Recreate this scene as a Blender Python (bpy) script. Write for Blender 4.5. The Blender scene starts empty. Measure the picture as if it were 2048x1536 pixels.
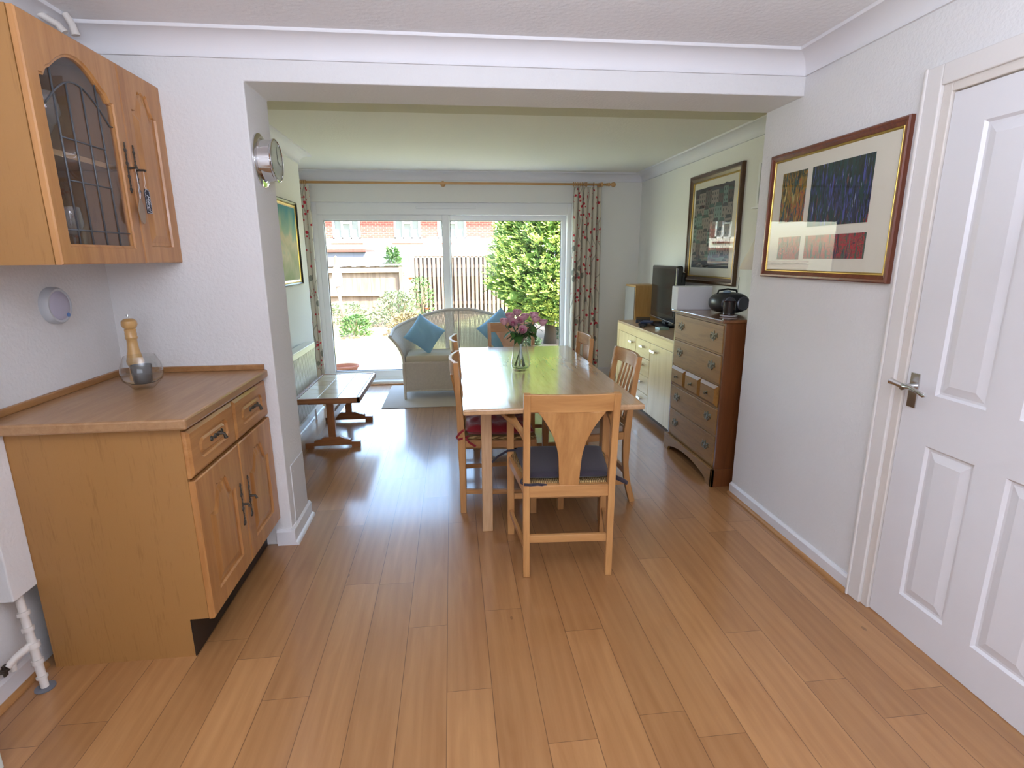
import bpy, bmesh, math, random
from mathutils import Vector, Matrix
random.seed(7)
PI = math.pi
C = bpy.context.scene.collection
scene = bpy.context.scene

# ---------------------------------------------------------------- camera
cam_d = bpy.data.cameras.new('camera')
cam_d.sensor_width = 36.0
cam_d.lens = 18.89
cam_d.clip_start = 0.02
cam_d.clip_end = 200
cam = bpy.data.objects.new('camera', cam_d)
C.objects.link(cam)
rt = Vector((0.9939, -0.1100, -0.0058)).normalized()
fw = Vector((0.106, 0.9674, -0.2300)).normalized()
bk = -fw
up = bk.cross(rt).normalized()
rt = up.cross(bk).normalized()
M = Matrix((rt, up, bk)).transposed().to_4x4()
M.translation = Vector((0, 0, 1.44))
cam.matrix_world = M
scene.camera = cam

# ---------------------------------------------------------------- world, sun, exposure
scene.view_settings.view_transform = 'Standard'
scene.view_settings.look = 'None'
scene.view_settings.gamma = 1
scene.view_settings.use_curve_mapping = False
scene.view_settings.exposure = 0.0
w = bpy.data.worlds.new('sky')
scene.world = w
w.use_nodes = True
nt = w.node_tree
bg = nt.nodes['Background']
sky = nt.nodes.new('ShaderNodeTexSky')
sky.sky_type = 'NISHITA'
sky.sun_disc = False
sky.sun_elevation = math.radians(52)
sky.sun_rotation = math.radians(150)
sky.air_density = 1.2
sky.dust_density = 1.5
nt.links.new(sky.outputs[0], bg.inputs[0])
bg.inputs[1].default_value = 2.4

sd = bpy.data.lights.new('sun', 'SUN')
sd.energy = 34.0
sd.angle = math.radians(0.6)
sd.color = (1.0, 0.95, 0.86)
so = bpy.data.objects.new('sun', sd)
C.objects.link(so)
sdir = Vector((-0.55, 0.62, -0.95)).normalized()      # the way the sunlight travels
so.rotation_euler = sdir.to_track_quat('-Z', 'Y').to_euler()


def area(name, loc, size, size_y, power, color, target, portal=False):
    d = bpy.data.lights.new(name, 'AREA')
    d.shape = 'RECTANGLE'
    d.size = size
    d.size_y = size_y
    d.energy = power
    d.color = color
    if portal:
        d.cycles.is_portal = True
    o = bpy.data.objects.new(name, d)
    C.objects.link(o)
    o.location = loc
    o.rotation_euler = (Vector(target) - Vector(loc)).to_track_quat('-Z', 'Y').to_euler()
    return o


# daylight from the kitchen window in the wall behind the camera
area('kitchen_window_light', (0.1, -1.52, 1.55), 2.2, 1.2, 27, (0.78, 0.86, 1.0), (0.1, 2.0, 1.3))
# unseen upward fill light, added to brighten the kitchen ceiling
area('ceiling_fill_light', (0.1, 0.15, 1.80), 1.2, 0.8, 70, (0.78, 0.85, 1.0), (0.1, 0.5, 3.0))
# sampling portal over the glazed doors (adds no light)
area('door_portal', (-0.04, 6.62, 1.0), 3.0, 2.1, 1, (1, 1, 1), (-0.04, 0.0, 1.0), portal=True)

# ---------------------------------------------------------------- materials
MATS = {}


def srgb(r, g, b):
    f = lambda c: (c / 255 / 12.92) if c / 255 <= 0.04045 else ((c / 255 + 0.055) / 1.055) ** 2.4
    return (f(r), f(g), f(b), 1)


def newmat(name):
    m = bpy.data.materials.new(name)
    m.use_nodes = True
    n = m.node_tree.nodes
    return m, n, m.node_tree.links, n['Principled BSDF']


def plain(name, col, rough=0.5, metal=0.0, bump=0, bscale=100, coat=0, var=0.0, vscale=5, trans=0, sheen=0, sss=0):
    if name in MATS:
        return MATS[name]
    m, n, l, b = newmat(name)
    b.inputs['Base Color'].default_value = col
    b.inputs['Roughness'].default_value = rough
    b.inputs['Metallic'].default_value = metal
    b.inputs['Coat Weight'].default_value = coat
    b.inputs['Coat Roughness'].default_value = 0.08
    b.inputs['Transmission Weight'].default_value = trans
    b.inputs['Sheen Weight'].default_value = sheen
    tc = n.new('ShaderNodeTexCoord')
    if var > 0:
        ns = n.new('ShaderNodeTexNoise')
        ns.inputs['Scale'].default_value = vscale
        ns.inputs['Detail'].default_value = 4
        l.new(tc.outputs['Object'], ns.inputs['Vector'])
        mx = n.new('ShaderNodeMix')
        mx.data_type = 'RGBA'
        l.new(ns.outputs['Fac'], mx.inputs[0])
        mx.inputs[6].default_value = tuple(c * (1 - var) for c in col[:3]) + (1,)
        mx.inputs[7].default_value = tuple(min(1, c * (1 + var)) for c in col[:3]) + (1,)
        l.new(mx.outputs[2], b.inputs['Base Color'])
    if bump > 0:
        nb = n.new('ShaderNodeTexNoise')
        nb.inputs['Scale'].default_value = bscale
        nb.inputs['Detail'].default_value = 3
        l.new(tc.outputs['Object'], nb.inputs['Vector'])
        bp = n.new('ShaderNodeBump')
        bp.inputs['Strength'].default_value = bump
        bp.inputs['Distance'].default_value = 0.004
        l.new(nb.outputs['Fac'], bp.inputs['Height'])
        l.new(bp.outputs[0], b.inputs['Normal'])
    MATS[name] = m
    return m


def wood(name, c1, c2, axis='z', rough=0.4, coat=0.0, scale=1.0, pores=0.15):
    key = name + '_' + axis
    if key in MATS:
        return MATS[key]
    m, n, l, b = newmat(key)
    tc = n.new('ShaderNodeTexCoord')
    mp = n.new('ShaderNodeMapping')
    s = [18 * scale] * 3
    s['xyz'.index(axis)] = 1.6 * scale
    mp.inputs['Scale'].default_value = s
    l.new(tc.outputs['Object'], mp.inputs['Vector'])
    n1 = n.new('ShaderNodeTexNoise')
    n1.inputs['Scale'].default_value = 1.0
    n1.inputs['Detail'].default_value = 5
    n1.inputs['Distortion'].default_value = 1.2
    l.new(mp.outputs[0], n1.inputs['Vector'])
    n2 = n.new('ShaderNodeTexNoise')
    n2.inputs['Scale'].default_value = 7.0
    n2.inputs['Detail'].default_value = 3
    l.new(mp.outputs[0], n2.inputs['Vector'])
    mx0 = n.new('ShaderNodeMath')
    mx0.operation = 'MULTIPLY_ADD'
    l.new(n2.outputs['Fac'], mx0.inputs[0])
    mx0.inputs[1].default_value = pores * 2
    l.new(n1.outputs['Fac'], mx0.inputs[2])
    cr = n.new('ShaderNodeValToRGB')
    cr.color_ramp.elements[0].position = 0.35
    cr.color_ramp.elements[0].color = c1
    cr.color_ramp.elements[1].position = 0.85
    cr.color_ramp.elements[1].color = c2
    l.new(mx0.outputs[0], cr.inputs[0])
    l.new(cr.outputs[0], b.inputs['Base Color'])
    b.inputs['Roughness'].default_value = rough
    b.inputs['Coat Weight'].default_value = coat
    b.inputs['Coat Roughness'].default_value = 0.12
    bp = n.new('ShaderNodeBump')
    bp.inputs['Strength'].default_value = 0.12
    bp.inputs['Distance'].default_value = 0.002
    l.new(n2.outputs['Fac'], bp.inputs['Height'])
    l.new(bp.outputs[0], b.inputs['Normal'])
    MATS[key] = m
    return m


def thin_glass(name, tint=(1, 1, 1, 1), refl=1.0, rough=0.0, ior=1.45, milk=0.0):
    if name in MATS:
        return MATS[name]
    m, n, l, b = newmat(name)
    out = n['Material Output']
    n.remove(b)
    t = n.new('ShaderNodeBsdfTransparent')
    t.inputs[0].default_value = tint
    g = n.new('ShaderNodeBsdfGlossy')
    g.inputs['Roughness'].default_value = rough
    fr = n.new('ShaderNodeFresnel')
    fr.inputs['IOR'].default_value = ior
    mu = n.new('ShaderNodeMath')
    mu.operation = 'MULTIPLY'
    mu.use_clamp = True
    mu.inputs[1].default_value = refl
    ge = n.new('ShaderNodeNewGeometry')
    iv = n.new('ShaderNodeMath')
    iv.operation = 'SUBTRACT'
    iv.inputs[0].default_value = 1.0
    l.new(ge.outputs['Backfacing'], iv.inputs[1])
    m1 = n.new('ShaderNodeMath')
    m1.operation = 'MULTIPLY'
    l.new(fr.outputs[0], m1.inputs[0])
    l.new(iv.outputs[0], m1.inputs[1])
    l.new(m1.outputs[0], mu.inputs[0])
    mx = n.new('ShaderNodeMixShader')
    l.new(mu.outputs[0], mx.inputs[0])
    last = t
    if milk > 0:
        d = n.new('ShaderNodeBsdfDiffuse')
        d.inputs[0].default_value = (0.8, 0.8, 0.8, 1)
        m2 = n.new('ShaderNodeMixShader')
        m2.inputs[0].default_value = milk
        l.new(t.outputs[0], m2.inputs[1])
        l.new(d.outputs[0], m2.inputs[2])
        last = m2
    l.new(last.outputs[0], mx.inputs[1])
    l.new(g.outputs[0], mx.inputs[2])
    l.new(mx.outputs[0], out.inputs['Surface'])
    MATS[name] = m
    return m


WALL = plain('painted_wallpaper', srgb(226, 224, 223), 0.85, bump=0.55, bscale=75, var=0.015, vscale=2)
WALLX = plain('painted_plaster', srgb(236, 234, 227), 0.85, bump=0.2, bscale=60, var=0.02, vscale=2)
CEIL = plain('stippled_ceiling', srgb(240, 239, 240), 0.9, bump=0.6, bscale=48)
CEILX = plain('textured_ceiling', srgb(236, 233, 222), 0.9, bump=0.5, bscale=60)
CEILB = plain('yellowish_ceiling_strip', srgb(208, 202, 178), 0.9, bump=0.4, bscale=80)
GLOSSW = plain('white_gloss_paint', srgb(228, 226, 228), 0.35, var=0.01)
COVE = plain('cove_paint', srgb(230, 228, 230), 0.7)
UPVC = plain('white_upvc', srgb(243, 242, 240), 0.3)
CREAMP = plain('worn_cream_paint', srgb(222, 214, 206), 0.5, bump=0.4, bscale=30, var=0.05, vscale=14)
CHROME = plain('chrome', (0.75, 0.75, 0.76, 1), 0.08, 1.0)
STEEL = plain('brushed_steel', (0.70, 0.70, 0.70, 1), 0.18, 1.0)
ANTIQ = plain('antique_metal', (0.10, 0.085, 0.07, 1), 0.4, 0.85, bump=0.8, bscale=300)
BRASS = plain('aged_brass', (0.16, 0.13, 0.08, 1), 0.3, 0.85, bump=0.6, bscale=350)
BLACKP = plain('black_plastic', srgb(28, 28, 30), 0.35)
CAB = wood('cabinet_oak_veneer', srgb(130, 87, 44), srgb(164, 118, 66), 'z', 0.42, scale=1.5, pores=0.45)
CABD = wood('cabinet_oak_door', srgb(156, 100, 50), srgb(192, 138, 82), 'z', 0.36, 0.25, scale=0.8)
CABDH = wood('cabinet_oak_door', srgb(156, 100, 50), srgb(192, 138, 82), 'y', 0.36, 0.25, scale=0.8)
WTOP = wood('worktop_laminate', srgb(148, 107, 70), srgb(170, 131, 93), 'y', 0.32, 0.1, scale=1.6)
CHW = {a: wood('chair_oak', srgb(168, 114, 62), srgb(204, 152, 94), a, 0.38, 0.2, scale=0.9) for a in 'xyz'}
TBL = {a: wood('table_oak', srgb(172, 130, 88), srgb(204, 164, 120), a, 0.25, 0.9, scale=0.8, pores=0.25) for a in 'xyz'}
DRES = {a: wood('dresser_oak', srgb(112, 74, 30), srgb(152, 108, 50), a, 0.5, 0.0, scale=1.1, pores=0.3) for a in 'xyz'}
DRSIDE = wood('dresser_side', srgb(92, 50, 22), srgb(120, 70, 36), 'z', 0.35, 0.3, scale=1.0)
SIDEB = {a: wood('sideboard_maple', srgb(212, 178, 112), srgb(232, 202, 142), a, 0.38, 0.15, scale=0.6) for a in 'xyz'}
SIDET = wood('sideboard_top', srgb(158, 118, 74), srgb(186, 146, 98), 'y', 0.35, 0.15)
BENCHW = {a: wood('bench_dark_oak', srgb(124, 72, 36), srgb(164, 106, 62), a, 0.35, 0.3, scale=1.2) for a in 'xyz'}
POLEW = wood('pole_pine', srgb(190, 140, 84), srgb(214, 166, 108), 'x', 0.35, 0.3)
BEAD = wood('oak_bead', srgb(160, 112, 66), srgb(184, 134, 84), 'y', 0.4)
MILLW = wood('pale_beech', srgb(196, 150, 88), srgb(218, 176, 116), 'z', 0.32, 0.4, scale=0.5)
SPKW = wood('speaker_veneer', srgb(168, 124, 62), srgb(190, 146, 84), 'z', 0.4, scale=2)
MAHOG = wood('mahogany_frame', srgb(92, 42, 24), srgb(122, 62, 38), 'z', 0.3, 0.4, scale=2)
DARKFR = wood('dark_frame', srgb(58, 36, 20), srgb(92, 62, 36), 'z', 0.3, 0.4, scale=2)
GOLD = plain('gilt', srgb(190, 160, 84), 0.3, 0.8)
MOUNT = plain('mount_board', srgb(222, 216, 200), 0.9)
PANE = thin_glass('picture_glass', refl=0.8)
DGLASS = thin_glass('door_glass', tint=(0.97, 0.985, 0.98, 1), refl=1.0)
TUMB = thin_glass('tumbler_glass', tint=(0.93, 0.95, 0.95, 1), refl=3.0, milk=0.14)
LEAD = plain('lead_came', srgb(96, 98, 102), 0.5, 0.4)
NAVY = plain('plum_cushion_fabric', srgb(50, 43, 54), 0.9, bump=0.3, bscale=300, sheen=0.2)
REDF = plain('crimson_fabric', srgb(150, 22, 38), 0.55, bump=0.9, bscale=22, var=0.25, vscale=9, sheen=0.3)
BEIGEF = plain('beige_seat_fabric', srgb(176, 162, 146), 0.9, bump=0.2, bscale=300)
BLUEF = plain('blue_pillow_fabric', srgb(140, 184, 210), 0.8, bump=0.35, bscale=18, var=0.05, sheen=0.3)
LOOM = plain('loom_wicker', srgb(216, 204, 186), 0.65, bump=0.5, bscale=260, var=0.12, vscale=60)
LOOMC = plain('sofa_cushion_fabric', srgb(206, 194, 168), 0.9, bump=0.3, bscale=90, var=0.05, vscale=12)
RUGM = plain('rug_weave', srgb(206, 196, 188), 0.95, bump=0.6, bscale=240, var=0.05)
KICK = plain('black_plinth', srgb(34, 24, 20), 0.45, var=0.2, vscale=30)
TERRA = plain('terracotta', srgb(130, 76, 52), 0.9, var=0.1)


def rush_mat():
    m, n, l, b = newmat('rush_weave')
    tc = n.new('ShaderNodeTexCoord')
    wv = n.new('ShaderNodeTexWave')
    wv.inputs['Scale'].default_value = 38
    wv.inputs['Distortion'].default_value = 2.5
    wv.bands_direction = 'X'
    l.new(tc.outputs['Object'], wv.inputs['Vector'])
    cr = n.new('ShaderNodeValToRGB')
    cr.color_ramp.elements[0].color = srgb(120, 88, 48)
    cr.color_ramp.elements[1].color = srgb(204, 170, 112)
    l.new(wv.outputs['Fac'], cr.inputs[0])
    l.new(cr.outputs[0], b.inputs['Base Color'])
    b.inputs['Roughness'].default_value = 0.8
    bp = n.new('ShaderNodeBump')
    bp.inputs['Strength'].default_value = 0.8
    bp.inputs['Distance'].default_value = 0.004
    l.new(wv.outputs['Fac'], bp.inputs['Height'])
    l.new(bp.outputs[0], b.inputs['Normal'])
    return m


RUSH = rush_mat()


def floor_mat():
    m, n, l, b = newmat('laminate_planks')
    tc = n.new('ShaderNodeTexCoord')
    sp = n.new('ShaderNodeSeparateXYZ')
    l.new(tc.outputs['Object'], sp.inputs[0])

    def mth(op, a, bb=None, c=None):
        x = n.new('ShaderNodeMath')
        x.operation = op
        for i, v in enumerate((a, bb, c)):
            if v is None:
                continue
            if isinstance(v, (int, float)):
                x.inputs[i].default_value = v
            else:
                l.new(v, x.inputs[i])
        return x.outputs[0]
    u = mth('DIVIDE', mth('ADD', sp.outputs[0], 0.06 + 15.4), 0.154)
    iu = mth('FLOOR', u)
    fu = mth('FRACT', u)
    wn = n.new('ShaderNodeTexWhiteNoise')
    wn.noise_dimensions = '1D'
    l.new(iu, wn.inputs['W'])
    v = mth('ADD', mth('DIVIDE', sp.outputs[1], 1.2), mth('MULTIPLY', wn.outputs['Value'], 5.0))
    v = mth('ADD', v, 10.0)
    iv = mth('FLOOR', v)
    fv = mth('FRACT', v)
    cmb = n.new('ShaderNodeCombineXYZ')
    l.new(iu, cmb.inputs[0])
    l.new(iv, cmb.inputs[1])
    wn2 = n.new('ShaderNodeTexWhiteNoise')
    wn2.noise_dimensions = '2D'
    l.new(cmb.outputs[0], wn2.inputs['Vector'])
    # grain, shifted for every plank
    off = n.new('ShaderNodeVectorMath')
    off.operation = 'MULTIPLY_ADD'
    l.new(wn2.outputs['Color'], off.inputs[0])
    off.inputs[1].default_value = (7, 7, 7)
    l.new(tc.outputs['Object'], off.inputs[2])
    mp = n.new('ShaderNodeMapping')
    mp.inputs['Scale'].default_value = (8, 1.0, 1)
    l.new(off.outputs[0], mp.inputs[0])
    n1 = n.new('ShaderNodeTexNoise')
    n1.inputs['Scale'].default_value = 1.6
    n1.inputs['Detail'].default_value = 6
    n1.inputs['Distortion'].default_value = 1.6
    l.new(mp.outputs[0], n1.inputs['Vector'])
    mp2 = n.new('ShaderNodeMapping')
    mp2.inputs['Scale'].default_value = (120, 4, 1)
    l.new(off.outputs[0], mp2.inputs[0])
    n2 = n.new('ShaderNodeTexNoise')
    n2.inputs['Scale'].default_value = 1.0
    n2.inputs['Detail'].default_value = 2
    l.new(mp2.outputs[0], n2.inputs['Vector'])
    wv = n.new('ShaderNodeTexWave')
    wv.bands_direction = 'X'
    wv.inputs['Scale'].default_value = 0.9
    wv.inputs['Distortion'].default_value = 7.0
    wv.inputs['Detail'].default_value = 2
    wv.inputs['Detail Scale'].default_value = 0.8
    l.new(mp.outputs[0], wv.inputs['Vector'])
    g = mth('ADD', mth('ADD', mth('MULTIPLY', n1.outputs['Fac'], 0.6), mth('MULTIPLY', n2.outputs['Fac'], 0.20)), mth('MULTIPLY', wv.outputs['Fac'], 0.10))
    cr = n.new('ShaderNodeValToRGB')
    cr.color_ramp.elements[0].position = 0.22
    cr.color_ramp.elements[0].color = srgb(158, 110, 66)
    cr.color_ramp.elements[1].position = 0.80
    cr.color_ramp.elements[1].color = srgb(190, 144, 96)
    l.new(g, cr.inputs[0])
    tint = n.new('ShaderNodeValToRGB')
    tint.color_ramp.elements[0].color = (0.84, 0.79, 0.74, 1)
    tint.color_ramp.elements[1].color = (1.06, 1.03, 1.0, 1)
    l.new(wn2.outputs['Value'], tint.inputs[0])
    mul = n.new('ShaderNodeMix')
    mul.data_type = 'RGBA'
    mul.blend_type = 'MULTIPLY'
    mul.inputs[0].default_value = 1
    l.new(cr.outputs[0], mul.inputs[6])
    l.new(tint.outputs[0], mul.inputs[7])
    # knots
    vo = n.new('ShaderNodeTexVoronoi')
    vo.inputs['Scale'].default_value = 3.2
    mpk = n.new('ShaderNodeMapping')
    mpk.inputs['Scale'].default_value = (1.5, 0.8, 1)
    l.new(off.outputs[0], mpk.inputs[0])
    l.new(mpk.outputs[0], vo.inputs['Vector'])
    kn = mth('LESS_THAN', vo.outputs['Distance'], 0.035)
    # seams
    s1 = mth('LESS_THAN', fu, 0.017)
    s2 = mth('LESS_THAN', fv, 0.0016)
    sm = mth('MULTIPLY', mth('MAXIMUM', mth('MAXIMUM', s1, s2), mth('MULTIPLY', kn, 0.6)), 0.72)
    mx = n.new('ShaderNodeMix')
    mx.data_type = 'RGBA'
    l.new(sm, mx.inputs[0])
    l.new(mul.outputs[2], mx.inputs[6])
    mx.inputs[7].default_value = srgb(84, 52, 30)
    l.new(mx.outputs[2], b.inputs['Base Color'])
    b.inputs['Roughness'].default_value = 0.36
    b.inputs['Coat Weight'].default_value = 0.7
    b.inputs['Coat Roughness'].default_value = 0.14
    bp = n.new('ShaderNodeBump')
    bp.inputs['Strength'].default_value = 0.08
    bp.inputs['Distance'].default_value = 0.001
    l.new(n2.outputs['Fac'], bp.inputs['Height'])
    l.new(bp.outputs[0], b.inputs['Normal'])
    return m


FLOORM = floor_mat()


def curtain_mat():
    m, n, l, b = newmat('berry_print_fabric')
    uv = n.new('ShaderNodeTexCoord')

    def mth(op, a, bb=None, c=None):
        x = n.new('ShaderNodeMath')
        x.operation = op
        for i, v in enumerate((a, bb, c)):
            if v is None:
                continue
            if isinstance(v, (int, float)):
                x.inputs[i].default_value = v
            else:
                l.new(v, x.inputs[i])
        return x.outputs[0]
    v1 = n.new('ShaderNodeTexVoronoi')
    v1.inputs['Scale'].default_value = 22
    v1.inputs['Randomness'].default_value = 0.85
    l.new(uv.outputs['UV'], v1.inputs['Vector'])
    n1 = n.new('ShaderNodeTexNoise')
    n1.inputs['Scale'].default_value = 7.5
    l.new(uv.outputs['UV'], n1.inputs['Vector'])
    red = mth('MULTIPLY', mth('LESS_THAN', v1.outputs['Distance'], 0.34), mth('GREATER_THAN', n1.outputs['Fac'], 0.49))
    v2 = n.new('ShaderNodeTexVoronoi')
    v2.inputs['Scale'].default_value = 7.5
    mp = n.new('ShaderNodeMapping')
    mp.inputs['Scale'].default_value = (1.3, 0.8, 1)
    mp.inputs['Location'].default_value = (3.1, 7.7, 0)
    l.new(uv.outputs['UV'], mp.inputs[0])
    l.new(mp.outputs[0], v2.inputs['Vector'])
    grey = mth('LESS_THAN', v2.outputs['Distance'], 0.20)
    wv = n.new('ShaderNodeTexWave')
    wv.inputs['Scale'].default_value = 2.4
    wv.inputs['Distortion'].default_value = 9
    wv.inputs['Detail'].default_value = 1
    l.new(uv.outputs['UV'], wv.inputs['Vector'])
    stem = mth('MULTIPLY', mth('GREATER_THAN', wv.outputs['Fac'], 0.985), 0.6)
    prev = srgb(208, 198, 180)
    for fac, col in ((stem, srgb(120, 116, 104)), (grey, srgb(132, 130, 116)), (red, srgb(190, 44, 58))):
        mx = n.new('ShaderNodeMix')
        mx.data_type = 'RGBA'
        l.new(fac, mx.inputs[0])
        if isinstance(prev, tuple):
            mx.inputs[6].default_value = prev
        else:
            l.new(prev, mx.inputs[6])
        mx.inputs[7].default_value = col
        prev = mx.outputs[2]
    l.new(prev, b.inputs['Base Color'])
    b.inputs['Roughness'].default_value = 0.9
    return m


CURT = curtain_mat()


def art_mat(name, stops, scale=6, stretch=(1, 1, 1), distort=2.0, detail=8, zgrad=0.0, zoff=0.0, strokes=()):
    m, n, l, b = newmat(name)
    tc = n.new('ShaderNodeTexCoord')
    mp = n.new('ShaderNodeMapping')
    mp.inputs['Scale'].default_value = stretch
    l.new(tc.outputs['Object'], mp.inputs[0])
    ns = n.new('ShaderNodeTexNoise')
    ns.inputs['Scale'].default_value = scale
    ns.inputs['Detail'].default_value = detail
    ns.inputs['Roughness'].default_value = 0.7
    ns.inputs['Distortion'].default_value = distort
    l.new(mp.outputs[0], ns.inputs['Vector'])
    sp = n.new('ShaderNodeSeparateXYZ')
    l.new(tc.outputs['Object'], sp.inputs[0])
    ma = n.new('ShaderNodeMath')
    ma.operation = 'MULTIPLY_ADD'
    l.new(sp.outputs[2], ma.inputs[0])
    ma.inputs[1].default_value = zgrad
    l.new(ns.outputs['Fac'], ma.inputs[2])
    mb = n.new('ShaderNodeMath')
    mb.operation = 'ADD'
    l.new(ma.outputs[0], mb.inputs[0])
    mb.inputs[1].default_value = zoff
    cr = n.new('ShaderNodeValToRGB')
    el = cr.color_ramp.elements
    el[0].position, el[0].color = stops[0]
    el[1].position, el[1].color = stops[-1]
    for p, c in stops[1:-1]:
        e = el.new(p)
        e.color = c
    l.new(mb.outputs[0], cr.inputs[0])
    prev = cr.outputs[0]
    for k, (col, thr, ang_, sc_) in enumerate(strokes):
        m2 = n.new('ShaderNodeMapping')
        m2.inputs['Rotation'].default_value = (ang_, 0, 0)
        m2.inputs['Scale'].default_value = (1, sc_, sc_ * 0.12)
        m2.inputs['Location'].default_value = (k * 3.7, k * 1.3, 0)
        l.new(tc.outputs['Object'], m2.inputs[0])
        n3 = n.new('ShaderNodeTexNoise')
        n3.inputs['Scale'].default_value = 1.0
        n3.inputs['Detail'].default_value = 4
        n3.inputs['Distortion'].default_value = 0.4
        l.new(m2.outputs[0], n3.inputs['Vector'])
        gt = n.new('ShaderNodeMath')
        gt.operation = 'GREATER_THAN'
        gt.inputs[1].default_value = thr
        l.new(n3.outputs['Fac'], gt.inputs[0])
        mx = n.new('ShaderNodeMix')
        mx.data_type = 'RGBA'
        l.new(gt.outputs[0], mx.inputs[0])
        l.new(prev, mx.inputs[6])
        mx.inputs[7].default_value = col
        prev = mx.outputs[2]
    l.new(prev, b.inputs['Base Color'])
    b.inputs['Roughness'].default_value = 0.7
    return m


def brick_mat():
    m, n, l, b = newmat('red_brick')
    tc = n.new('ShaderNodeTexCoord')
    mp = n.new('ShaderNodeMapping')
    mp.inputs['Rotation'].default_value = (PI / 2, 0, 0)
    l.new(tc.outputs['Object'], mp.inputs[0])
    br = n.new('ShaderNodeTexBrick')
    br.inputs['Color1'].default_value = srgb(122, 62, 54)
    br.inputs['Color2'].default_value = srgb(102, 50, 44)
    br.inputs['Mortar'].default_value = srgb(128, 108, 96)
    br.inputs['Scale'].default_value = 1
    br.inputs['Brick Width'].default_value = 0.225
    br.inputs['Row Height'].default_value = 0.075
    br.inputs['Mortar Size'].default_value = 0.008
    l.new(mp.outputs[0], br.inputs['Vector'])
    l.new(br.outputs[0], b.inputs['Base Color'])
    b.inputs['Roughness'].default_value = 0.9
    return m


BRICK = brick_mat()


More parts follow.
